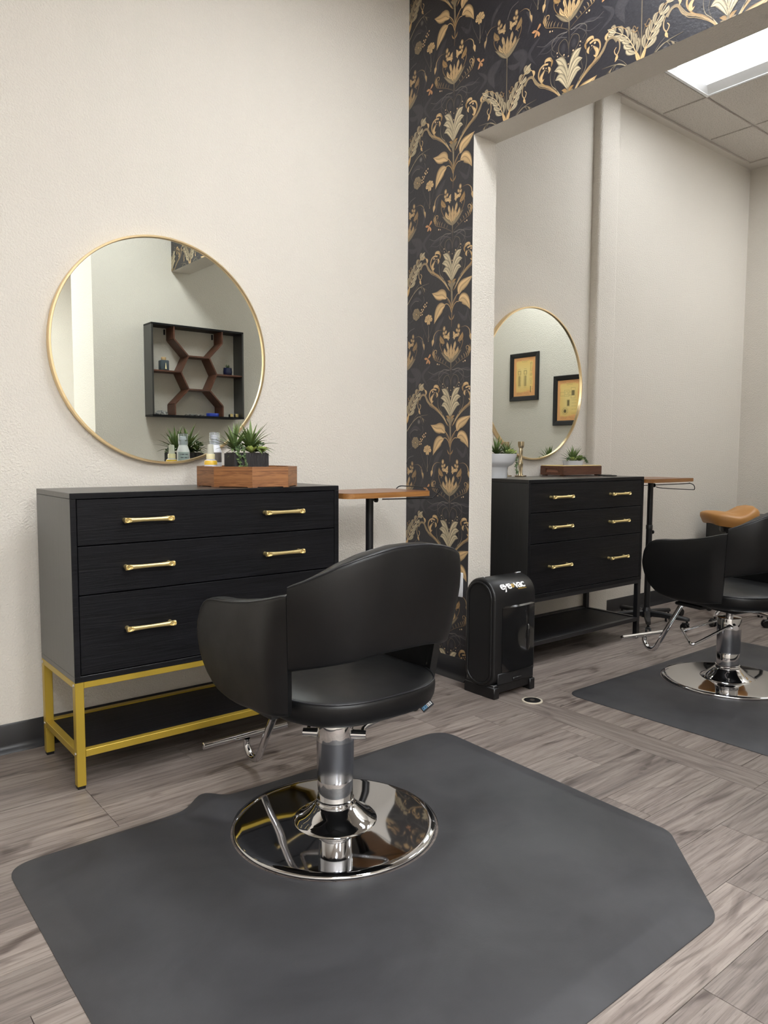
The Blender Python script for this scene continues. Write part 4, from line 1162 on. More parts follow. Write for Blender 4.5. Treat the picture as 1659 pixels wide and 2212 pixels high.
# ---------------------------------------------------------------- stationary floor vacuum
def text_mesh(body, size, space=1.0, offset=0.0):
    cu = bpy.data.curves.new('lettering', 'FONT')
    cu.body = body; cu.size = size; cu.space_character = space; cu.offset = offset
    cu.align_x = 'LEFT'
    ob = bpy.data.objects.new('lettering', cu)
    COL.objects.link(ob)
    bpy.context.view_layer.update()
    dg = bpy.context.evaluated_depsgraph_get()
    me = bpy.data.meshes.new_from_object(ob.evaluated_get(dg))
    bpy.data.objects.remove(ob)
    return me
def vacuum():
    x0, x1, y0, y1, H = 2.412, 2.690, 2.190, 2.372, 0.535
    t = thing('floor_vacuum', 'black upright floor sweep vacuum with rounded top at the opening edge', 'vacuum', ((x0 + x1) / 2, (y0 + y1) / 2, 0))
    w, d = (x1 - x0) / 2, (y1 - y0) / 2
    r = d
    def stadium(rr, zb, zt, n=16, bot=0.8):
        pts = []
        for k in range(n + 1):
            a = PI * k / n
            pts.append((rr * math.cos(a) * -1, zt - rr + rr * math.sin(a)))
        for k in range(n + 1):
            a = PI * k / n
            pts.append((rr * math.cos(a), zb + rr * bot - rr * bot * math.sin(a)))
        return pts
    loops = []
    for (x, ins) in ((-w, 0.010), (-w + 0.003, 0.004), (-w + 0.010, 0.0), (w - 0.010, 0.0), (w - 0.003, 0.004), (w, 0.010)):
        loops.append([(x, p[0], p[1]) for p in stadium(r - ins, 0.035 + ins, H - ins)])
    body = MB().loft(loops).build('body', M_BLACKPL, t, 40)
    for sx in (-1, 1):
        # raised rim and recessed side panel
        pts = [(sx * (w + 0.001), p[0], p[1]) for p in stadium(r - 0.020, 0.056, H - 0.020)]
        pts.append(pts[0])
        MB().tube(pts, 0.0055, 10, False).build('side_rim', M_BLACKPL, body, 60)
        lp = [[(sx * (w - 0.001), p[0], p[1]) for p in stadium(r - 0.026, 0.062, H - 0.026)], [(sx * (w + 0.002), p[0], p[1]) for p in stadium(r - 0.027, 0.063, H - 0.027)]]
        MB().loft(lp).build('side_panel', mat('matte_black_panel', rgb(20, 20, 22), 0.5), body, 40)
    # base with feet
    b = MB().rbox(-w + 0.004, w - 0.004, -d + 0.004, d - 0.004, 0.022, 0.062, 0.004, 1)
    for sx in (-1, 1):
        a0, a1 = (-w, -w + 0.035) if sx < 0 else (w - 0.035, w)
        b.rbox(a0, a1, -d - 0.004, d + 0.002, 0.0, 0.052, 0.004, 1)
    b.build('base', M_BLACKPL, t, 40)
    # front door window with curved glossy face
    loops = []
    for k in range(13):
        f = -1 + 2 * k / 12
        yy = -d - 0.002 - 0.010 * (1 - f * f)
        loops.append([(0.018 + f * 0.108, yy, 0.115), (0.018 + f * 0.108, yy, 0.405), (0.018 + f * 0.108, yy + 0.006, 0.412), (0.018 + f * 0.108, -d + 0.004, 0.412), (0.018 + f * 0.108, -d + 0.004, 0.115)])
    win = MB().loft(loops).build('bin_window', M_GLOSSBLK, t, 35)
    hl = MB()
    lp = []
    for (q, yy) in ((1.0, -0.0105), (0.9, -0.0165), (0.6, -0.018)):
        lp.append([(0.078 + 0.008 * q * math.cos(2 * PI * k / 24), -d + yy + 0.002, 0.255 + 0.062 * q * math.sin(2 * PI * k / 24)) for k in range(24)])
    hl.loft(lp).build('grip', M_GLOSSBLK, win, 60)
    MB().rbox(-0.018, 0.040, -d - 0.010, -d + 0.004, 0.066, 0.082, 0.003, 1).build('intake_pedal', M_BLACKPL, t, 40)
    MB().rbox(-0.115, 0.125, -d - 0.004, -d + 0.004, 0.062, 0.112, 0.003, 1).build('intake_panel', mat('matte_black_panel2', rgb(26, 26, 28), 0.45), t, 40)
    for lx in (-0.118, 0.10):
        MB().rbox(lx, lx + 0.006 if lx < 0 else lx + 0.03, -0.004, 0.006, H - 0.003, H + 0.003, 0.001, 1).build('latch', M_STEEL, body)
    MB().tube([(w + 0.0, -0.02, 0.035), (w + 0.008, -0.03, 0.037), (w + 0.014, -0.05, 0.034)], 0.004, 8).build('cord_clip', M_BLACKPL, body, 60)
    # lettering wrapped over the rounded top
    zc = H - r
    def wrap(me, ox, arc0, m_, lift):
        for v in me.vertices:
            s = arc0 - v.co.y
            a = s / r
            rr = r + lift
            v.co = Vector((ox + v.co.x, -rr * math.sin(a), zc + rr * math.cos(a)))
        me.materials.clear(); me.materials.append(m_)
        o = bpy.data.objects.new('lettering', me); COL.objects.link(o); o.parent = body
        return o
    white, gold = mat('logo_white', rgb(244, 244, 244), 0.5), mat('logo_gold', rgb(196, 160, 70), 0.4)
    def fit(me, wdt, hgt=None):
        xs = [v.co.x for v in me.vertices]; x0_, k = min(xs), wdt / (max(xs) - min(xs))
        for v in me.vertices: v.co.x = (v.co.x - x0_) * k; v.co.y *= (hgt or 1.0)
        return me
    wrap(fit(text_mesh('eye', 0.052, 0.80, 0.0011), 0.074), -0.088, 0.098, white, 0.0008)
    wrap(fit(text_mesh('vac', 0.052, 0.80, 0.0011), 0.074), 0.002, 0.098, white, 0.0008)
    ro, ri = 0.0095, 0.005
    vs = []
    ocx, ocy = -0.0065, 0.0115
    for k in range(24):
        a = 2 * PI * k / 24
        vs += [(ocx + ro * math.cos(a), ocy + ro * math.sin(a), 0), (ocx + ri * math.cos(a), ocy + ri * math.sin(a), 0)]
    fs = [(2 * k, 2 * ((k + 1) % 24), 2 * ((k + 1) % 24) + 1, 2 * k + 1) for k in range(24)]
    c0 = len(vs); vs += [(ocx + 0.0026 * math.cos(2 * PI * k / 12), ocy + 0.0026 * math.sin(2 * PI * k / 12), 0) for k in range(12)]
    fs.append(tuple(c0 + k for k in range(12)))
    me = bpy.data.meshes.new('lettering'); me.from_pydata(vs, [], fs)
    wrap(me, 0.0, 0.098, gold, 0.0012)
    wrap(fit(text_mesh('PROFESSIONAL', 0.0072, 1.0, 0.0001), 0.056), 0.022, 0.107, gold, 0.0008)
vacuum()

# ---------------------------------------------------------------- outlets
o = thing('wall_outlet', 'white duplex wall outlet on the floral wallpaper', 'outlet', (XP0, 2.515, 0.4055))
MB().rbox(-0.0085, -0.002, -0.036, 0.036, 0.0, 0.118, 0.003, 2).build('cover_plate', M_WHITEPL, o, 40)
for z in (0.038, 0.080):
    rc = MB().rbox(-0.0105, -0.0086, -0.017, 0.017, z - 0.0145, z + 0.0145, 0.0008, 1).build('receptacle', M_WHITEPL, o)
    for yy in (-0.0065, 0.0065): MB().box(-0.0108, -0.01052, yy - 0.001, yy + 0.001, z - 0.002, z + 0.007).build('slot', M_GREYSLOT, rc)
    MB().box(-0.0108, -0.01052, -0.002, 0.002, z - 0.0105, z - 0.0065).build('slot', M_GREYSLOT, rc)
fo = thing('floor_outlet', 'round floor outlet cover, black with a pale ring, in the plank floor', 'outlet', (2.541, 2.078, 0.0))
MB().lathe([(0.046, 0.0), (0.0455, 0.0035), (0.042, 0.0045), (0.0375, 0.004), (0.037, 0.002)], 48).build('ring', mat('ivory_ring', rgb(206, 196, 178), 0.4), fo, 40)
MB().lathe([(0.0365, 0.0005), (0.0365, 0.0042), (0.034, 0.0048), (0.012, 0.0048)], 48).build('cover', M_BLACKPL, fo, 40)
MB().lathe([(0.011, 0.0049), (0.011, 0.0056), (0.009, 0.006)], 24).build('screw_cap', mat('nickel', rgb(190, 180, 170), 0.3, 1.0), fo, 40)

# ---------------------------------------------------------------- plants
def agave(n, length, width, seed, droop=0.5, tilt0=12, tilt1=80, base_r=0.006):
    rnd = random.Random(seed)
    mb = MB()
    for i in range(n):
        f = (i + 0.5) / n
        az = i * 2.39996 + rnd.uniform(-0.25, 0.25)
        el = math.radians(90 - (tilt0 + (tilt1 - tilt0) * f + rnd.uniform(-7, 7)))
        ln = length * rnd.uniform(0.75, 1.05) * (1.0 - 0.15 * f)
        w = width * rnd.uniform(0.85, 1.1)
        d = Vector((math.cos(az), math.sin(az), 0)); side = Vector((-d.y, d.x, 0))
        pos = d * base_r * f; a = el
        m = 6; vs, cs = [], []
        for k in range(m + 1):
            t = k / m
            ww = w * (0.55 + 0.9 * t if t < 0.35 else (1 - ((t - 0.35) / 0.65) ** 1.5) * 0.865 + 0.0) / 2
            up = Vector((0, 0, 1)) * math.cos(a) - d * math.sin(a)
            vs += [pos + side * ww + up * ww * 0.35, pos, pos - side * ww + up * ww * 0.35]
            lt = 0.15 + 0.85 * t * rnd.uniform(0.5, 1.0)
            cs += [(lt, lt, lt, 1), (lt * 0.5, lt * 0.5, lt * 0.5, 1), (lt, lt, lt, 1)]
            pos = pos + (d * math.cos(a) + Vector((0, 0, 1)) * math.sin(a)) * (ln / m)
            a -= droop / m * (0.4 + f)
        fs = []
        for k in range(m):
            o_ = 3 * k
            fs += [(o_, o_ + 1, o_ + 4, o_ + 3), (o_ + 1, o_ + 2, o_ + 5, o_ + 4)]
        mb.add(vs, fs, cs)
    return mb
def rosette(n, length, seed):
    rnd = random.Random(seed); mb = MB()
    for i in range(n):
        f = (i + 0.5) / n; az = i * 2.39996; el = math.radians(82 - 66 * f)
        ln = length * (0.55 + 0.45 * f); d = Vector((math.cos(az), math.sin(az), 0)); s = Vector((-d.y, d.x, 0))
        ax = d * math.cos(el) + Vector((0, 0, 1)) * math.sin(el); up = Vector((0, 0, 1)) * math.cos(el) - d * math.sin(el)
        vs, cs = [], []
        for (t, w, c) in ((0, 0.12, 0.1), (0.4, 0.24, 0.4), (0.75, 0.26, 0.8), (0.92, 0.14, 0.9), (1.0, 0.01, 1.0)):
            p = ax * ln * t + up * ln * 0.12 * t * t
            vs += [p + s * ln * w, p - up * ln * 0.08 * (1 - t), p - s * ln * w]; cs += [(c, c, c, 1)] * 3
        fs = []
        for k in range(4):
            o_ = 3 * k; fs += [(o_, o_ + 1, o_ + 4, o_ + 3), (o_ + 1, o_ + 2, o_ + 5, o_ + 4)]
        mb.add(vs, fs, cs)
    return mb
def sedum(path, n, size, seed):
    rnd = random.Random(seed); mb = MB()
    P = crom(path, 8)
    mb.tube(P, 0.0012, 5)
    mb.c = [(0.3, 0.3, 0.3, 1)] * len(mb.v)
    for i in range(n):
        p = P[int(i / n * (len(P) - 1))]
        d = Vector((rnd.uniform(-1, 1), rnd.uniform(-1, 1), rnd.uniform(-0.3, 0.8))).normalized()
        q = d.orthogonal().normalized(); u = d.cross(q); s = size * rnd.uniform(0.6, 1.1); c = rnd.uniform(0.1, 1)
        vs = [p, p + d * s * 0.5 + q * s * 0.35, p + d * s, p + d * s * 0.5 - q * s * 0.35, p + d * s * 0.5 + u * s * 0.3, p + d * s * 0.5 - u * s * 0.3]
        mb.add(vs, [(0, 1, 4), (1, 2, 4), (2, 3, 4), (3, 0, 4), (1, 0, 5), (2, 1, 5), (3, 2, 5), (0, 3, 5)], [(c, c, c, 1)] * 6)
    return mb
def put(mb, name, m_, parent, loc, smooth=60):
    o_ = mb.build(name, m_, parent, smooth, True); o_.location = loc; return o_

# ---------------------------------------------------------------- teak tray with bottles and planter (first dresser)
ZD = 0.96
tc = (1.43, 2.605)
tr = thing('octagonal_tray', 'octagonal teak wood tray on the gold-legged dresser', 'tray', (tc[0], tc[1], ZD))
TPOLY = [Vector((a - tc[0], b - tc[1])) for a, b in ((1.264, 2.563), (1.358, 2.440), (1.494, 2.410), (1.596, 2.509), (1.604, 2.660), (1.512, 2.778), (1.362, 2.800), (1.255, 2.690))]
def inset(poly, d):
    out = []; n = len(poly)
    for i in range(n):
        p, a, b = poly[i], poly[i - 1], poly[(i + 1) % n]
        n0 = Vector((-(p - a).y, (p - a).x)).normalized(); n1 = Vector((-(b - p).y, (b - p).x)).normalized()
        bi = (n0 + n1).normalized()
        out.append(p + bi * (d / max(0.2, bi.dot(n0))))
    return out
TIN = inset(TPOLY, 0.0125)
for k in range(8):
    a, b, c, d = TPOLY[k], TPOLY[(k + 1) % 8], TIN[(k + 1) % 8], TIN[k]
    mid = (a + b) / 2; ang = math.atan2(b.y - a.y, b.x - a.x)
    ca, sa = math.cos(-ang), math.sin(-ang)
    def loc(p): q = p - mid; return (q.x * ca - q.y * sa, q.x * sa + q.y * ca)
    A_, B_, C_, D_ = loc(a), loc(b), loc(c), loc(d)
    bm_ = MB().prism([(A_[0] + 0.0001, A_[1]), (B_[0] - 0.0001, B_[1]), (C_[0] - 0.0001, C_[1]), (D_[0] + 0.0001, D_[1])], 0.003, 0.077)
    for (e0, e1) in ((A_[0] + 0.001, A_[0] + 0.02), (B_[0] - 0.02, B_[0] - 0.001)):
        bm_.prism([(e0, 0.0005), (e1, 0.0005), (e1, 0.004), (e0, 0.004)], 0.0, 0.0031)
    bd = bm_.build('side_board', M_TEAK, tr)
    bd.location = (mid.x, mid.y, 0); bd.rotation_euler = (0, 0, ang)
MB().prism([(p.x, p.y) for p in inset(TPOLY, 0.0132)], 0.004, 0.014).build('bottom_board', M_TEAK, tr)
ZT = ZD + 0.0145

def bottle_pump():
    t = thing('pump_bottle', 'white pump bottle with clear cap and grey label in the teak tray', 'bottle', (1.352, 2.731, ZT))
    MB().lathe([(0.024, 0.0), (0.0265, 0.002), (0.027, 0.006), (0.027, 0.118), (0.0255, 0.124), (0.019, 0.142), (0.018, 0.146)], 40).build('body', mat('bottle_white', rgb(236, 238, 244), 0.3), t, 50)
    def band(a0, a1, z0, z1, m_, nm):
        mb = MB(); vs = []
        n = 24
        for k in range(n + 1):
            a = math.radians(a0 + (a1 - a0) * k / n)
            for (r, z) in ((0.02722, z0), (0.02722, z1)): vs.append((r * math.cos(a), r * math.sin(a), z))
        mb.add(vs, [(2 * k, 2 * k + 1, 2 * k + 3, 2 * k + 2) for k in range(n)])
        return mb.build(nm, m_, t, 60)
    band(-140, -40, 0.076, 0.115, mat('label_charcoal', rgb(104, 98, 94), 0.6), 'label_band')
    lb = band(-140, -40, 0.008, 0.0755, mat('label_white', rgb(232, 232, 236), 0.6), 'front_label')
    rb = band(50, 165, 0.008, 0.116, mat('label_blue_grey', rgb(168, 184, 188), 0.6), 'rear_label')
    ink = mat('label_ink', rgb(92, 98, 108), 0.6)
    for k in range(7):
        z = 0.104 - k * 0.0135
        mb = MB(); vs = []
        for j in range(13):
            a = math.radians(64 + 80 * j / 12)
            vs += [(0.0274 * math.cos(a), 0.0274 * math.sin(a), z), (0.0274 * math.cos(a), 0.0274 * math.sin(a), z + 0.0042)]
        mb.add(vs, [(2 * j, 2 * j + 1, 2 * j + 3, 2 * j + 2) for j in range(12) if (j * 7 + k * 3) % 5])
        mb.build('print_line', ink, rb)
    # "90" on the front label
    me = text_mesh('90', 0.019, 1.0, 0.0002)
    for v in me.vertices:
        a = math.radians(-66) + v.co.x / 0.0274
        v.co = Vector((0.0274 * math.cos(a), 0.0274 * math.sin(a), 0.049 + v.co.y))
    me.materials.clear(); me.materials.append(ink)
    o_ = bpy.data.objects.new('lettering', me); COL.objects.link(o_); o_.parent = lb
    cap = MB().lathe([(0.0195, 0.1465), (0.0195, 0.162), (0.0185, 0.1625)], 36).build('collar', mat('bottle_collar', rgb(214, 222, 228), 0.3), t, 50)
    hd = MB()
    hd.lathe([(0.008, 0.1626), (0.008, 0.166), (0.014, 0.168), (0.0145, 0.174), (0.011, 0.178)], 24)
    hd.rbox(-0.014, 0.012, -0.005, 0.005, 0.176, 0.184, 0.002, 1)
    hd.build('pump_head', mat('bottle_white', rgb(236, 238, 244), 0.3), t, 50)
    MB().lathe([(0.0205, 0.148), (0.0205, 0.190), (0.019, 0.194), (0.012, 0.195), (0.0115, 0.1942), (0.0185, 0.193), (0.0197, 0.1895), (0.0197, 0.148)], 36).build('clear_cap', mat('clear_plastic', (0.95, 0.97, 1, 1), 0.08, 0.0, trans=0.9, ior=1.3), t, 50)
bottle_pump()
def bottle_spray():
    t = thing('spray_bottle', 'small spray bottle with yellow contents and cream cap in the teak tray', 'bottle', (1.316, 2.694, ZT))
    MB().lathe([(0.022, 0.0), (0.0245, 0.002), (0.025, 0.006), (0.025, 0.074), (0.0225, 0.083), (0.0165, 0.088)], 40).build('body', mat('spray_body', rgb(226, 228, 240), 0.25), t, 50)
    MB().lathe([(0.02515, 0.067), (0.02515, 0.077), (0.0232, 0.0835)], 40, cap=False).build('yellow_band', mat('yellow_fluid', rgb(246, 204, 72), 0.3), t, 50)
    mb = MB(); vs = []
    for k in range(13):
        a = math.radians(-165 + 60 * k / 12); vs += [(0.0252 * math.cos(a), 0.0252 * math.sin(a), 0.048), (0.0252 * math.cos(a), 0.0252 * math.sin(a), 0.062)]
    mb.add(vs, [(2 * k, 2 * k + 1, 2 * k + 3, 2 * k + 2) for k in range(12)]).build('blue_print', mat('blue_print', rgb(132, 152, 212), 0.6), t)
    MB().lathe([(0.0165, 0.0885), (0.0165, 0.108), (0.0155, 0.109)], 32).build('collar', mat('cream_cap', rgb(240, 230, 186), 0.35), t, 50)
    MB().lathe([(0.0128, 0.1092), (0.0112, 0.142), (0.0104, 0.146), (0.006, 0.147)], 32).build('clear_cap', mat('frosted_cap', rgb(232, 232, 218), 0.3, 0.0, trans=0.35, ior=1.3), t, 50)
bottle_spray()
def planter_box():
    t = thing('planter_box', 'ribbed black planter box of green succulents in the teak tray', 'planter', (1.418, 2.592, ZT))
    W, D, H = 0.074, 0.042, 0.112
    poly = []
    n = 22
    for k in range(n * 2): 
        f = k / (n * 2); poly.append((-W + 2 * W * f, -D - (0.0022 if k % 2 else 0.0)))
    for k in range(16): f = k / 16; poly.append((W + (0.0022 if k % 2 else 0.0), -D + 2 * D * f))
    for k in range(n * 2): f = k / (n * 2); poly.append((W - 2 * W * f, D + (0.0022 if k % 2 else 0.0)))
    for k in range(16): f = k / 16; poly.append((-W - (0.0022 if k % 2 else 0.0), D - 2 * D * f))
    MB().prism(poly, 0, H).build('pot', mat('planter_black', rgb(40, 38, 40), 0.55), t)
    MB().box(-W + 0.006, W - 0.006, -D + 0.006, D - 0.006, H, H + 0.003).build('gravel', mat('gravel', rgb(60, 54, 48), 0.9), t)
    put(agave(40, 0.132, 0.018, 3, 0.8, 6, 86), 'agave', M_AGAVE, t, (0.018, 0.0, H + 0.012))
    put(agave(30, 0.128, 0.016, 5, 0.55, 6, 76), 'agave', M_AGAVE, t, (-0.045, 0.012, H + 0.010))
    put(agave(16, 0.065, 0.011, 9, 0.6, 20, 84), 'agave', M_AGAVE, t, (0.05, 0.02, H + 0.006))
    put(rosette(15, 0.040, 1), 'rosette', M_ROSETTE, t, (0.002, -0.032, H + 0.004))
    put(rosette(15, 0.038, 2), 'rosette', M_ROSETTE, t, (0.050, -0.028, H + 0.004))
    put(rosette(12, 0.03, 4), 'rosette', M_AGAVE, t, (0.062, 0.0, H + 0.006))
    put(sedum([(-0.05, -0.02, H + 0.02), (-0.06, -0.046, H + 0.01), (-0.058, -0.052, H - 0.03), (-0.05, -0.052, H - 0.062)], 60, 0.014, 6), 'trailing_stem', M_SEDUM, t, (0, 0, 0))
    put(sedum([(-0.04, -0.02, H + 0.03), (-0.04, -0.042, H + 0.02), (-0.036, -0.05, H - 0.02), (-0.032, -0.05, H - 0.07)], 46, 0.013, 8), 'trailing_stem', M_SEDUM, t, (0, 0, 0))
    put(sedum([(0.03, 0.0, H), (0.06, 0.02, H + 0.045), (0.078, 0.01, H + 0.03)], 40, 0.015, 11), 'trailing_stem', M_SEDUM, t, (0, 0, 0))
planter_box()

# ---------------------------------------------------------------- things on the second dresser
def bowl_planter():
    t = thing('bowl_planter', 'white pedestal bowl of succulents on the black-legged dresser', 'planter', (2.965, 2.70, ZD))
    MB().lathe([(0.058, 0.0), (0.060, 0.003), (0.060, 0.055), (0.066, 0.062), (0.085, 0.072), (0.098, 0.088), (0.105, 0.115), (0.110, 0.128), (0.106, 0.129), (0.098, 0.118), (0.0, 0.112)], 64, cap=False).build('bowl', M_CERAMIC, t, 50)
    MB().lathe([(0.1, 0.116), (0.06, 0.124), (0.0, 0.126)], 32, cap=False).build('soil', mat('soil', rgb(46, 40, 34), 0.9), t, 50)
    put(agave(30, 0.115, 0.014, 21, 0.45, 4, 75), 'agave', M_AGAVE, t, (0.0, 0.0, 0.125))
    put(agave(22, 0.085, 0.013, 22, 0.5, 10, 80), 'agave', M_AGAVE, t, (0.055, -0.02, 0.124))
    put(rosette(15, 0.042, 23), 'rosette', M_ROSETTE, t, (0.045, -0.065, 0.126))
    put(rosette(14, 0.036, 24), 'rosette', M_AGAVE, t, (0.085, -0.03, 0.126))
    put(rosette(14, 0.036, 26), 'rosette', M_AGAVE, t, (0.0, -0.085, 0.126))
    put(sedum([(0.06, -0.02, 0.13), (0.1, -0.02, 0.15), (0.122, -0.03, 0.12), (0.122, -0.035, 0.06), (0.118, -0.04, 0.015)], 90, 0.013, 25), 'trailing_stem', M_SEDUM, t, (0, 0, 0))
bowl_planter()
def candlestick(label, x, y, h, rz):
    t = thing('candlestick', label, 'candle holder', (x, y, ZD), rz, 'brass figure candlesticks')
    MB().rbox(-0.030, 0.030, -0.024, 0.024, 0.0, 0.007, 0.003, 2).build('foot', M_BRASS, t, 40)
    st = MB()
    for s in (-1, 1):
        P = crom([(s * 0.013, 0, 0.006), (s * 0.012, 0, 0.03), (s * 0.015, 0, 0.062), (s * 0.009, 0, 0.095), (s * 0.011, 0, 0.125), (s * 0.005, 0, h - 0.038)], 5)
        n = len(P)
        st.tube(P, [0.0075 - 0.0035 * abs(math.sin(PI * 2.2 * i / n)) + 0.001 for i in range(n)], 10)
    st.build('stem', M_BRASS, t, 60)
    MB().lathe([(0.008, h - 0.040), (0.015, h - 0.032), (0.0175, h - 0.022), (0.018, h), (0.0155, h), (0.0145, h - 0.018), (0.0, h - 0.02)], 32, cap=False).build('cup', M_BRASS, t, 50)
candlestick('tall brass candlestick beside the white bowl planter', 3.268, 2.790, 0.198, 0.3)
candlestick('brass candlestick half hidden behind the bowl succulents', 3.196, 2.838, 0.196, 0.2)
def bead_tray():
    t = thing('wooden_tray', 'walnut tray with gold beaded rim and slot handle on the black-legged dresser', 'tray', (3.725, 2.783, ZD))
    W, D, H = 0.187, 0.085, 0.058
    MB().rbox(-W, W, -D, -D + 0.012, 0.006, H, 0.001, 1).build('front_board', M_WALNUTBOX, t)
    MB().rbox(-W, W, D - 0.012, D, 0.006, H, 0.001, 1).build('back_board', M_WALNUTBOX, t)
    for sx in (-1, 1):
        a, b = (-W, -W + 0.012) if sx < 0 else (W - 0.012, W)
        e = MB()
        # board with a slot handle
        e.box(a, b, -D + 0.0122, -0.045, 0.006, H); e.box(a, b, 0.045, D - 0.0122, 0.006, H)
        e.box(a, b, -0.045, 0.045, 0.006, 0.022); e.box(a, b, -0.045, 0.045, 0.042, H)
        e.build('end_board', M_WALNUTBOX, t)
        MB().box(a + 0.008 if sx < 0 else a, b if sx < 0 else b - 0.008, -0.045, 0.045, 0.022, 0.042).build('slot_liner', mat('walnut_pale', rgb(128, 86, 66), 0.4), t)
    MB().rbox(-W + 0.013, W - 0.013, -D + 0.013, D - 0.013, 0.006, 0.012, 0.001, 1).build('bottom_board', M_WALNUTBOX, t)
    for sx in (-1, 1):
        for sy in (-1, 1): MB().rbox(sx * (W - 0.02) - 0.012, sx * (W - 0.02) + 0.012, sy * (D - 0.02) - 0.012, sy * (D - 0.02) + 0.012, 0.0, 0.0058, 0.001, 1).build('foot', M_WALNUTBOX, t)
    bead = MB()
    pts = [(-W + 0.004 + k * 0.0062, s * (D - 0.006)) for s in (-1, 1) for k in range(60)] + [(s * (W - 0.006), -D + 0.008 + k * 0.0062) for s in (-1, 1) for k in range(25)]
    for (x, y) in pts: bead.lathe([(0.0005, 0.0), (0.0028, 0.0012), (0.003, 0.003), (0.0018, 0.0052), (0.0004, 0.0058)], 6, (x, y, H - 0.0006))
    bo = bead.build('bead_rim', mat('gold_bead', rgb(230, 206, 150), 0.3, 1.0), t, 60); bo['kind'] = 'stuff'
    return t
bead_tray()
def dish_planter():
    t = thing('dish_planter', 'small white dish of succulents standing in the beaded walnut tray', 'planter', (3.748, 2.79, ZD + 0.0125))
    MB().lathe([(0.042, 0.0), (0.048, 0.004), (0.057, 0.05), (0.062, 0.076), (0.059, 0.077), (0.054, 0.068), (0.0, 0.062)], 48, cap=False).build('dish', M_CERAMIC, t, 50)
    MB().lathe([(0.055, 0.067), (0.0, 0.072)], 32, cap=False).build('soil', mat('soil', rgb(46, 40, 34), 0.9), t, 50)
    put(agave(40, 0.112, 0.014, 31, 0.35, 4, 78), 'agave', M_AGAVE, t, (0.0, 0.0, 0.07))
    put(rosette(14, 0.036, 33), 'rosette', M_ROSETTE, t, (-0.045, -0.03, 0.076))
    put(rosette(14, 0.04, 34), 'rosette', M_AGAVE, t, (0.0, -0.045, 0.076))
    put(rosette(13, 0.04, 35), 'rosette', M_AGAVE, t, (0.042, -0.02, 0.085))
    put(sedum([(-0.04, -0.02, 0.08), (-0.065, -0.02, 0.095), (-0.078, -0.02, 0.075)], 24, 0.013, 36), 'trailing_stem', M_SEDUM, t, (0, 0, 0))
    put(sedum([(0.03, -0.02, 0.08), (0.06, -0.03, 0.095), (0.074, -0.04, 0.08), (0.076, -0.045, 0.064)], 46, 0.014, 37), 'trailing_stem', M_SEDUM, t, (0, 0, 0))
dish_planter()
for (x, y, nm) in ((3.80, 2.565, 'front'), (3.868, 2.645, 'rear')):
    tag(MB().lathe([(0.04, 0.0), (0.042, 0.002), (0.042, 0.005), (0.039, 0.0065), (0.03, 0.0066)], 40, (x, y, ZD)).build('coaster', M_BLACKPL, None, 40),
        'flat round black coaster ' + ('nearest the front edge of the black-legged dresser' if nm == 'front' else 'at the right end behind another coaster'), 'coaster', 'black coasters')

# ---------------------------------------------------------------- saddle stool and black trolley
def saddle_stool():
    cx, cy = 4.83, 2.345
    t = thing('saddle_stool', 'tan leather saddle stool behind the second salon chair', 'stool', (cx, cy, 0))
    u = Vector((0.776, -0.631, 0)); v = Vector((0.631, 0.776, 0))
    loops = []
    prof = [(-0.90, 0.62), (-0.97, 0.80), (-1.0, 0.92), (-0.2, 1.0), (0.55, 1.0), (0.85, 0.94), (1.0, 0.78), (1.05, 0.5), (1.06, 0.15)]
    def topz(f):   # along u: flat thick left, dip, raised right
        return interp([(-1, 0.705), (-0.6, 0.709), (-0.2, 0.702), (0.05, 0.696), (0.3, 0.712), (0.55, 0.738), (0.75, 0.744), (0.9, 0.73), (1.0, 0.70)], f)
    def botz(f): return interp([(-1, 0.655), (-0.7, 0.618), (0, 0.604), (0.6, 0.602), (1, 0.64)], f)
    N_ = 44
    for (h, sc_) in prof:
        lp = []
        for k in range(N_):
            a = 2 * PI * k / N_
            c, s = math.cos(a), math.sin(a)
            fu = math.copysign(abs(c) ** 0.8, c) * sc_; fv = math.copysign(abs(s) ** 0.8, s) * sc_
            zt, zb = topz(fu), botz(fu)
            zt -= 0.020 * fv * fv
            mid = (zt + zb) / 2; hh = (zt - zb) / 2
            z = mid + max(-1, min(1, h)) * hh
            lp.append(tuple(u * (fu * 0.172) + v * (fv * 0.16) + Vector((0, 0, z + 0.016))))
        loops.append(lp)
    MB().loft(loops).build('seat', M_TAN, t, 60)
    MB().lathe([(0.05, 0.585), (0.055, 0.592), (0.055, 0.619)], 24).build('seat_plate', M_BLACKMET, t, 40)
    MB().lathe([(0.019, 0.56), (0.021, 0.5845)], 24).build('top_sleeve', M_BLACKPL, t, 40)
    MB().lathe([(0.0135, 0.30), (0.0135, 0.5598)], 24).build('gas_rod', M_CHROME, t, 40)
    MB().lathe([(0.024, 0.09), (0.024, 0.2995)], 24).build('gas_cylinder', M_CHROME, t, 40)
    for k in range(5):
        a = math.radians(50) + k * 2 * PI / 5; ca, sa = math.cos(a), math.sin(a)
        MB().tube([(0.02 * ca, 0.02 * sa, 0.105), (0.16 * ca, 0.16 * sa, 0.088), (0.285 * ca, 0.285 * sa, 0.074)], [0.017, 0.014, 0.011], 10).build('base_leg', M_CHROME, t, 40)
        caster(t, 0.285 * ca, 0.285 * sa, a + 1)
saddle_stool()
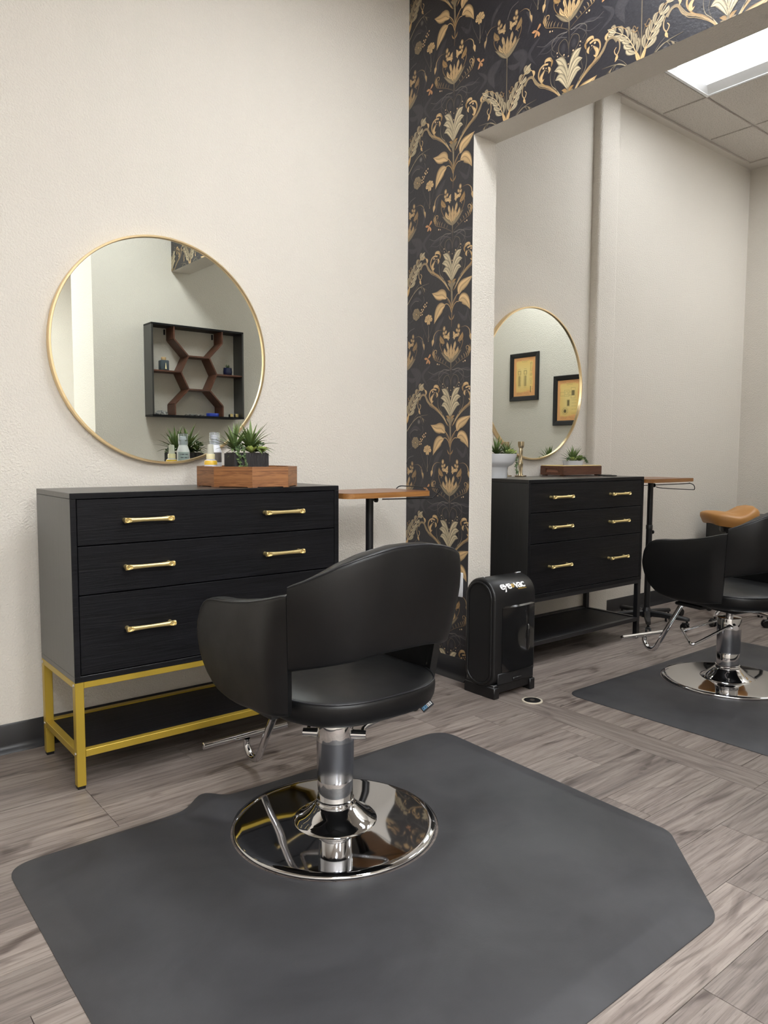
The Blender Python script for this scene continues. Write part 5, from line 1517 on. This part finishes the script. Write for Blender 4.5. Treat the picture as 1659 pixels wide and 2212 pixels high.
def trolley():
    t = thing('trolley', 'low black trolley against the far wall behind the tan stool', 'trolley', (5.66, 2.66, 0))
    for z in (0.12, 0.36, 0.60): MB().rbox(-0.22, 0.22, -0.16, 0.16, z, z + 0.035, 0.006, 1).build('shelf', M_BLACKPL, t, 40)
    for sx in (-1, 1):
        for sy in (-1, 1):
            MB().rbox(sx * 0.205 - 0.012, sx * 0.205 + 0.012, sy * 0.145 - 0.012, sy * 0.145 + 0.012, 0.066, 0.60, 0.003, 1).build('post', M_BLACKPL, t, 40)
            caster(t, sx * 0.205, sy * 0.145, sx + sy)
    MB().box(-0.20, 0.20, 0.14, 0.15, 0.155, 0.6).build('back_panel', M_BLACKPL, t)
trolley()

# ---------------------------------------------------------------- hexagon wall shelf (seen in the first mirror)
def wall_shelf():
    sx0, sx1, z0, z1, D = 2.268, 3.058, 1.368, 2.085, 0.155
    t = thing('wall_shelf', 'square black wall shelf with walnut hexagon dividers, reflected in the mirror', 'shelf', (0, YS, 0))
    T = 0.014
    Y0, Y1 = 0.001, D
    MB().box(sx0, sx1, Y0, Y1, z1 - T, z1).build('top_board', M_BLACKWOOD, t)
    MB().box(sx0, sx1, Y0, Y1, z0, z0 + T).build('bottom_board', M_BLACKWOOD, t)
    MB().box(sx0, sx0 + T, Y0, Y1, z0 + T, z1 - T).build('side_board', M_BLACKWOOD_V, t)
    MB().box(sx1 - T, sx1, Y0, Y1, z0 + T, z1 - T).build('side_board', M_BLACKWOOD_V, t)
    def strip(a, b):
        a, b = Vector((a[0], 0, a[1])), Vector((b[0], 0, b[1]))
        d = (b - a).normalized(); n = Vector((-d.z, 0, d.x)) * 0.0055
        vs = []
        for y in (Y0 + 0.004, Y1 - 0.006):
            for p in (a - n, b - n, b + n, a + n): vs.append((p.x, y, p.z))
        MB().add(vs, [(0, 1, 2, 3), (7, 6, 5, 4), (0, 4, 5, 1), (1, 5, 6, 2), (2, 6, 7, 3), (3, 7, 4, 0)]).build('divider_strip', M_WALNUT, t)
    TL, TR, Lh, Rh, BL, BR = (2.572, 1.852), (2.752, 1.852), (2.508, 1.722), (2.816, 1.722), (2.572, 1.590), (2.752, 1.590)
    A1, B1, C1_, D1 = (2.455, 1.976), (2.868, 1.976), (2.455, 1.470), (2.868, 1.470)
    for a, b in ((TL, TR), (TR, Rh), (Rh, BR), (BR, BL), (BL, Lh), (Lh, TL), (TL, A1), (TR, B1), (BL, C1_), (BR, D1), (A1, (2.455, z1 - T)), (B1, (2.868, z1 - T)), (C1_, (2.455, z0 + T)), (D1, (2.868, z0 + T)), (Lh, (sx0 + T, 1.722)), (Rh, (sx1 - T, 1.722))):
        strip(a, b)
    for hx in (2.44, 2.853): MB().rbox(hx - 0.012, hx, 0.001, 0.012, 2.02, 2.062, 0.001, 1).build('hanger', M_BLACKMET, t)
    return z0 + T
zs = wall_shelf()
zm = 1.722 + 0.0057
t = thing('reed_bottle', 'smoky glass bottle with wooden stopper on the wall shelf', 'bottle', (2.392, YS + 0.085, zm))
MB().rbox(-0.034, 0.034, -0.030, 0.030, 0.0, 0.082, 0.008, 2).build('glass_body', mat('smoky_glass', rgb(92, 104, 112), 0.08, 0.0, trans=0.45, ior=1.3), t, 50)
MB().lathe([(0.016, 0.0822), (0.019, 0.087), (0.019, 0.104), (0.016, 0.107)], 24).build('stopper', mat('pale_wood', rgb(204, 172, 128), 0.5), t, 40)
MB().tube([(0.004, 0.0315, 0.06), (0.004, 0.0325, 0.03), (0.004, 0.0325, 0.012)], [0.002, 0.005, 0.007], 8).build('tassel', mat('cream_tassel', rgb(224, 206, 160), 0.8), t, 60)
t = thing('potted_plant', 'small navy ceramic pot with green succulent on the wall shelf', 'plant', (2.945, YS + 0.085, zm))
MB().lathe([(0.028, 0.0), (0.034, 0.004), (0.037, 0.03), (0.034, 0.062), (0.031, 0.062), (0.030, 0.054), (0.0, 0.052)], 36, cap=False).build('pot', mat('navy_glaze', rgb(26, 32, 62), 0.12), t, 50)
put(agave(20, 0.05, 0.010, 41, 0.5, 10, 80), 'succulent', M_SEDUM, t, (0, 0, 0.054))
t = thing('hardware_bag', 'clear bag of small silver hardware at the shelf corner', 'bag', (2.37, YS + 0.08, zs))
bg = MB()
for k in range(14):
    a = random.uniform(0, 6.28); x_, y_ = random.uniform(-0.038, 0.038), random.uniform(-0.03, 0.03); z_ = random.uniform(0.006, 0.028)
    bg.tube([(x_, y_, z_), (x_ + 0.016 * math.cos(a), y_ + 0.016 * math.sin(a), z_ + random.uniform(-0.004, 0.006))], [0.005, 0.0028], 7)
b_ = bg.build('screws', M_STEEL, t, 40); b_['kind'] = 'stuff'
MB().lathe([(0.046, 0.0), (0.05, 0.006), (0.046, 0.022), (0.03, 0.034), (0.012, 0.037)], 14).build('bag_film', mat('clear_film', (0.95, 0.96, 0.97, 1), 0.15, 0, trans=0.92, ior=1.12), t, 60)
fm = MB()
pts = []
for i in range(9):
    for j in range(5): pts.append((2.57 + 0.018 * i, YS + 0.055 + 0.018 * j, zs + 0.003 + 0.008 * abs(math.sin(i * 1.9 + j * 2.3))))
fm.add(pts, [(i * 5 + j, i * 5 + j + 1, (i + 1) * 5 + j + 1, (i + 1) * 5 + j) for i in range(8) for j in range(4)])
fo_ = fm.build('plastic_wrap', mat('grey_film', rgb(190, 192, 194), 0.25, 0, trans=0.4, ior=1.1))
sm = fo_.modifiers.new('thick', 'SOLIDIFY'); sm.thickness = 0.0015; sm.offset = 1
tag(fo_, 'crumpled clear plastic sheet on the shelf bottom', 'plastic sheet')
t = thing('tape_roll', 'bright blue tape roll lying on the shelf bottom', 'tape', (2.80, YS + 0.095, zs))
MB().lathe([(0.028, 0.0), (0.05, 0.0), (0.051, 0.002), (0.051, 0.025), (0.05, 0.027), (0.028, 0.027), (0.028, 0.0)], 40, cap=False).build('tape', mat('blue_tape', rgb(34, 62, 168), 0.45), t, 40)
MB().lathe([(0.0275, 0.0005), (0.0275, 0.0265), (0.025, 0.0265), (0.025, 0.0005), (0.0275, 0.0005)], 32, cap=False).build('core', mat('card_core', rgb(180, 168, 150), 0.8), t, 40)
for (x, lab) in ((2.968, 'black and gold clip beside the blue tape roll'), (3.018, 'black and gold clip at the shelf end')):
    t = thing('hair_clip', lab, 'clip', (x, YS + 0.09, zs), 0, 'gold clips on the wall shelf')
    MB().rbox(-0.017, 0.017, -0.012, 0.010, 0.0, 0.026, 0.004, 2).build('clip_body', M_BLACKPL, t, 40)
    MB().rbox(-0.012, 0.014, 0.0105, 0.0145, 0.004, 0.030, 0.002, 1).build('gold_plate', M_GOLD, t, 40)

# ---------------------------------------------------------------- framed prints on the right wall (seen in the second mirror)
def print_mat():
    m = mat('aged_print', rgb(226, 176, 84), 0.5)
    c = coords(m, (1, 1, 1), 'obj')
    sp = N(m, 'ShaderNodeSeparateXYZ'); L(m, c.outputs[0], sp.inputs[0])
    def absn(sock, sc_):
        a = N(m, 'ShaderNodeMath'); a.operation = 'ABSOLUTE'; L(m, sock, a.inputs[0])
        b = N(m, 'ShaderNodeMath'); b.operation = 'MULTIPLY'; b.inputs[1].default_value = sc_; L(m, a.outputs[0], b.inputs[0])
        return b.outputs[0]
    mxm = N(m, 'ShaderNodeMath'); mxm.operation = 'MAXIMUM'
    L(m, absn(sp.outputs['Y'], 1 / 0.138), mxm.inputs[0]); L(m, absn(sp.outputs['Z'], 1 / 0.2), mxm.inputs[1])
    n = noise(m, c.outputs[0], 9.0, 4.0)
    ad = N(m, 'ShaderNodeMath'); ad.operation = 'ADD'; L(m, mxm.outputs[0], ad.inputs[0])
    ml = N(m, 'ShaderNodeMath'); ml.operation = 'MULTIPLY'; ml.inputs[1].default_value = 0.35; L(m, n.outputs['Fac'], ml.inputs[0]); L(m, ml.outputs[0], ad.inputs[1])
    r_ = ramp(m, ad.outputs[0], [(0.5, rgb(238, 212, 140)), (0.92, rgb(236, 200, 122)), (1.0, rgb(232, 170, 112))])
    L(m, r_.outputs['Color'], BS(m).inputs['Base Color'])
    return m
M_PRINT = print_mat()
M_INK = mat('print_ink', rgb(122, 108, 72), 0.6)
def framed(label, y0, y1, z0, z1, kind):
    cy, cz = (y0 + y1) / 2, (z0 + z1) / 2; w, h = (y1 - y0) / 2, (z1 - z0) / 2
    t = thing('framed_print', label, 'framed print', (XE, cy, cz), 0, 'framed drawings on the right wall')
    mw = 0.048
    prof = [(0.0, 0.0), (0.0, 0.018), (0.006, 0.026), (0.016, 0.022), (0.03, 0.02), (0.038, 0.016), (0.048, 0.010), (0.048, 0.0)]
    corners = [(-1, -1), (1, -1), (1, 1), (-1, 1)]
    for k in range(4):
        (ay, az), (by, bz) = corners[k], corners[(k + 1) % 4]
        lp = []
        for (sy, sz) in ((ay, az), (by, bz)):
            lp.append([(-0.001 - q, sy * (w - p), sz * (h - p)) for p, q in prof])
        MB().loft(lp).build('frame_side', mat('black_picture_frame', rgb(20, 21, 26), 0.35), t, 30)
    pr = MB().box(-0.009, -0.002, -w + mw - 0.002, w - mw + 0.002, -h + mw - 0.002, h - mw + 0.002).build('print', M_PRINT, t)
    ink = MB()
    X = -0.0094
    def ln(y0, z0, y1, z1, wd=0.0016):
        d = Vector((y1 - y0, z1 - z0)); L_ = d.length
        if L_ < 1e-6: return
        d /= L_; n = Vector((-d.y, d.x)) * wd / 2
        ink.add([(X, y0 + n.x, z0 + n.y), (X, y1 + n.x, z1 + n.y), (X, y1 - n.x, z1 - n.y), (X, y0 - n.x, z0 - n.y)], [(0, 1, 2, 3)])
    def rect(ya, yb, za, zb, wd=0.0016):
        ln(ya, za, yb, za, wd); ln(yb, za, yb, zb, wd); ln(yb, zb, ya, zb, wd); ln(ya, zb, ya, za, wd)
    def circ(y, z, r, wd=0.0016, n=20):
        for k in range(n): ln(y + r * math.cos(2 * PI * k / n), z + r * math.sin(2 * PI * k / n), y + r * math.cos(2 * PI * (k + 1) / n), z + r * math.sin(2 * PI * (k + 1) / n), wd)
    def fill(ya, yb, za, zb): ink.add([(X, ya, za), (X, yb, za), (X, yb, zb), (X, ya, zb)], [(0, 1, 2, 3)])
    rnd = random.Random(len(label))
    def scribble(ya, yb, z, hgt=0.004):
        y = ya
        while y < yb:
            st = rnd.uniform(0.004, 0.009); ln(y, z + rnd.uniform(-1, 1) * 0.001, min(yb, y + st), z + rnd.uniform(-1, 1) * 0.001, 0.0022); y += st + 0.003
    if kind == 1:
        for yy in (-0.066, 0.012):
            rect(yy - 0.016, yy + 0.016, -0.095, 0.062); rect(yy - 0.021, yy + 0.021, 0.03, 0.066); rect(yy - 0.012, yy + 0.012, 0.022, 0.06)
            fill(yy - 0.004, yy + 0.004, -0.09, 0.01); rect(yy - 0.010, yy + 0.010, -0.092, 0.012)
            for k in range(9): ln(yy - 0.016, -0.09 + k * 0.011, yy - 0.009, -0.085 + k * 0.011, 0.003); ln(yy + 0.016, -0.09 + k * 0.011, yy + 0.009, -0.085 + k * 0.011, 0.003)
            scribble(yy - 0.016, yy + 0.016, 0.082); scribble(yy - 0.016, yy + 0.014, -0.108)
        rect(0.078, 0.1, 0.055, 0.14); ln(0.084, 0.06, 0.084, 0.135); circ(0.089, 0.135, 0.01)
        circ(0.088, 0.02, 0.014); circ(0.088, 0.02, 0.007); rect(0.075, 0.098, -0.04, -0.02); rect(0.082, 0.092, -0.075, -0.05); fill(0.080, 0.089, -0.165, -0.10)
        for z in (-0.13, -0.11): scribble(0.095, 0.12, z)
    else:
        rect(-0.11, -0.06, 0.045, 0.08); rect(-0.06, 0.0, 0.04, 0.10); rect(-0.05, -0.02, 0.055, 0.085); rect(-0.01, 0.03, 0.05, 0.08); rect(0.02, 0.07, 0.02, 0.12)
        fill(0.028, 0.062, 0.045, 0.095); fill(-0.022, 0.002, -0.055, 0.0); rect(-0.026, 0.006, -0.06, 0.004)
        circ(-0.048, -0.105, 0.032); circ(-0.048, -0.105, 0.024); fill(-0.06, -0.036, -0.12, -0.09); circ(-0.048, -0.105, 0.014, 0.004)
        for k in range(14):
            a = 2 * PI * k / 14; ln(-0.048 + 0.034 * math.cos(a), -0.105 + 0.034 * math.sin(a), -0.048 + 0.044 * math.cos(a), -0.105 + 0.044 * math.sin(a))
        for z in (0.0, -0.03, -0.06, -0.09, -0.13): scribble(0.03, 0.09, z)
    scribble(-0.11, -0.04, 0.175); scribble(0.05, 0.115, 0.182); scribble(-0.04, 0.06, 0.165); scribble(-0.03, 0.04, 0.152)
    scribble(-0.10, -0.02, -0.165); scribble(-0.1, -0.03, -0.178); scribble(0.0, 0.06, -0.168); scribble(0.02, 0.07, -0.182)
    ink.build('drawing', M_INK, pr)
framed('black framed amber drawing of two slender tools, higher in the mirror', 0.405, 0.785, 1.642, 2.135, 1)
framed('black framed amber drawing with round gear figure, lower in the mirror', 0.98, 1.36, 1.372, 1.864, 2)
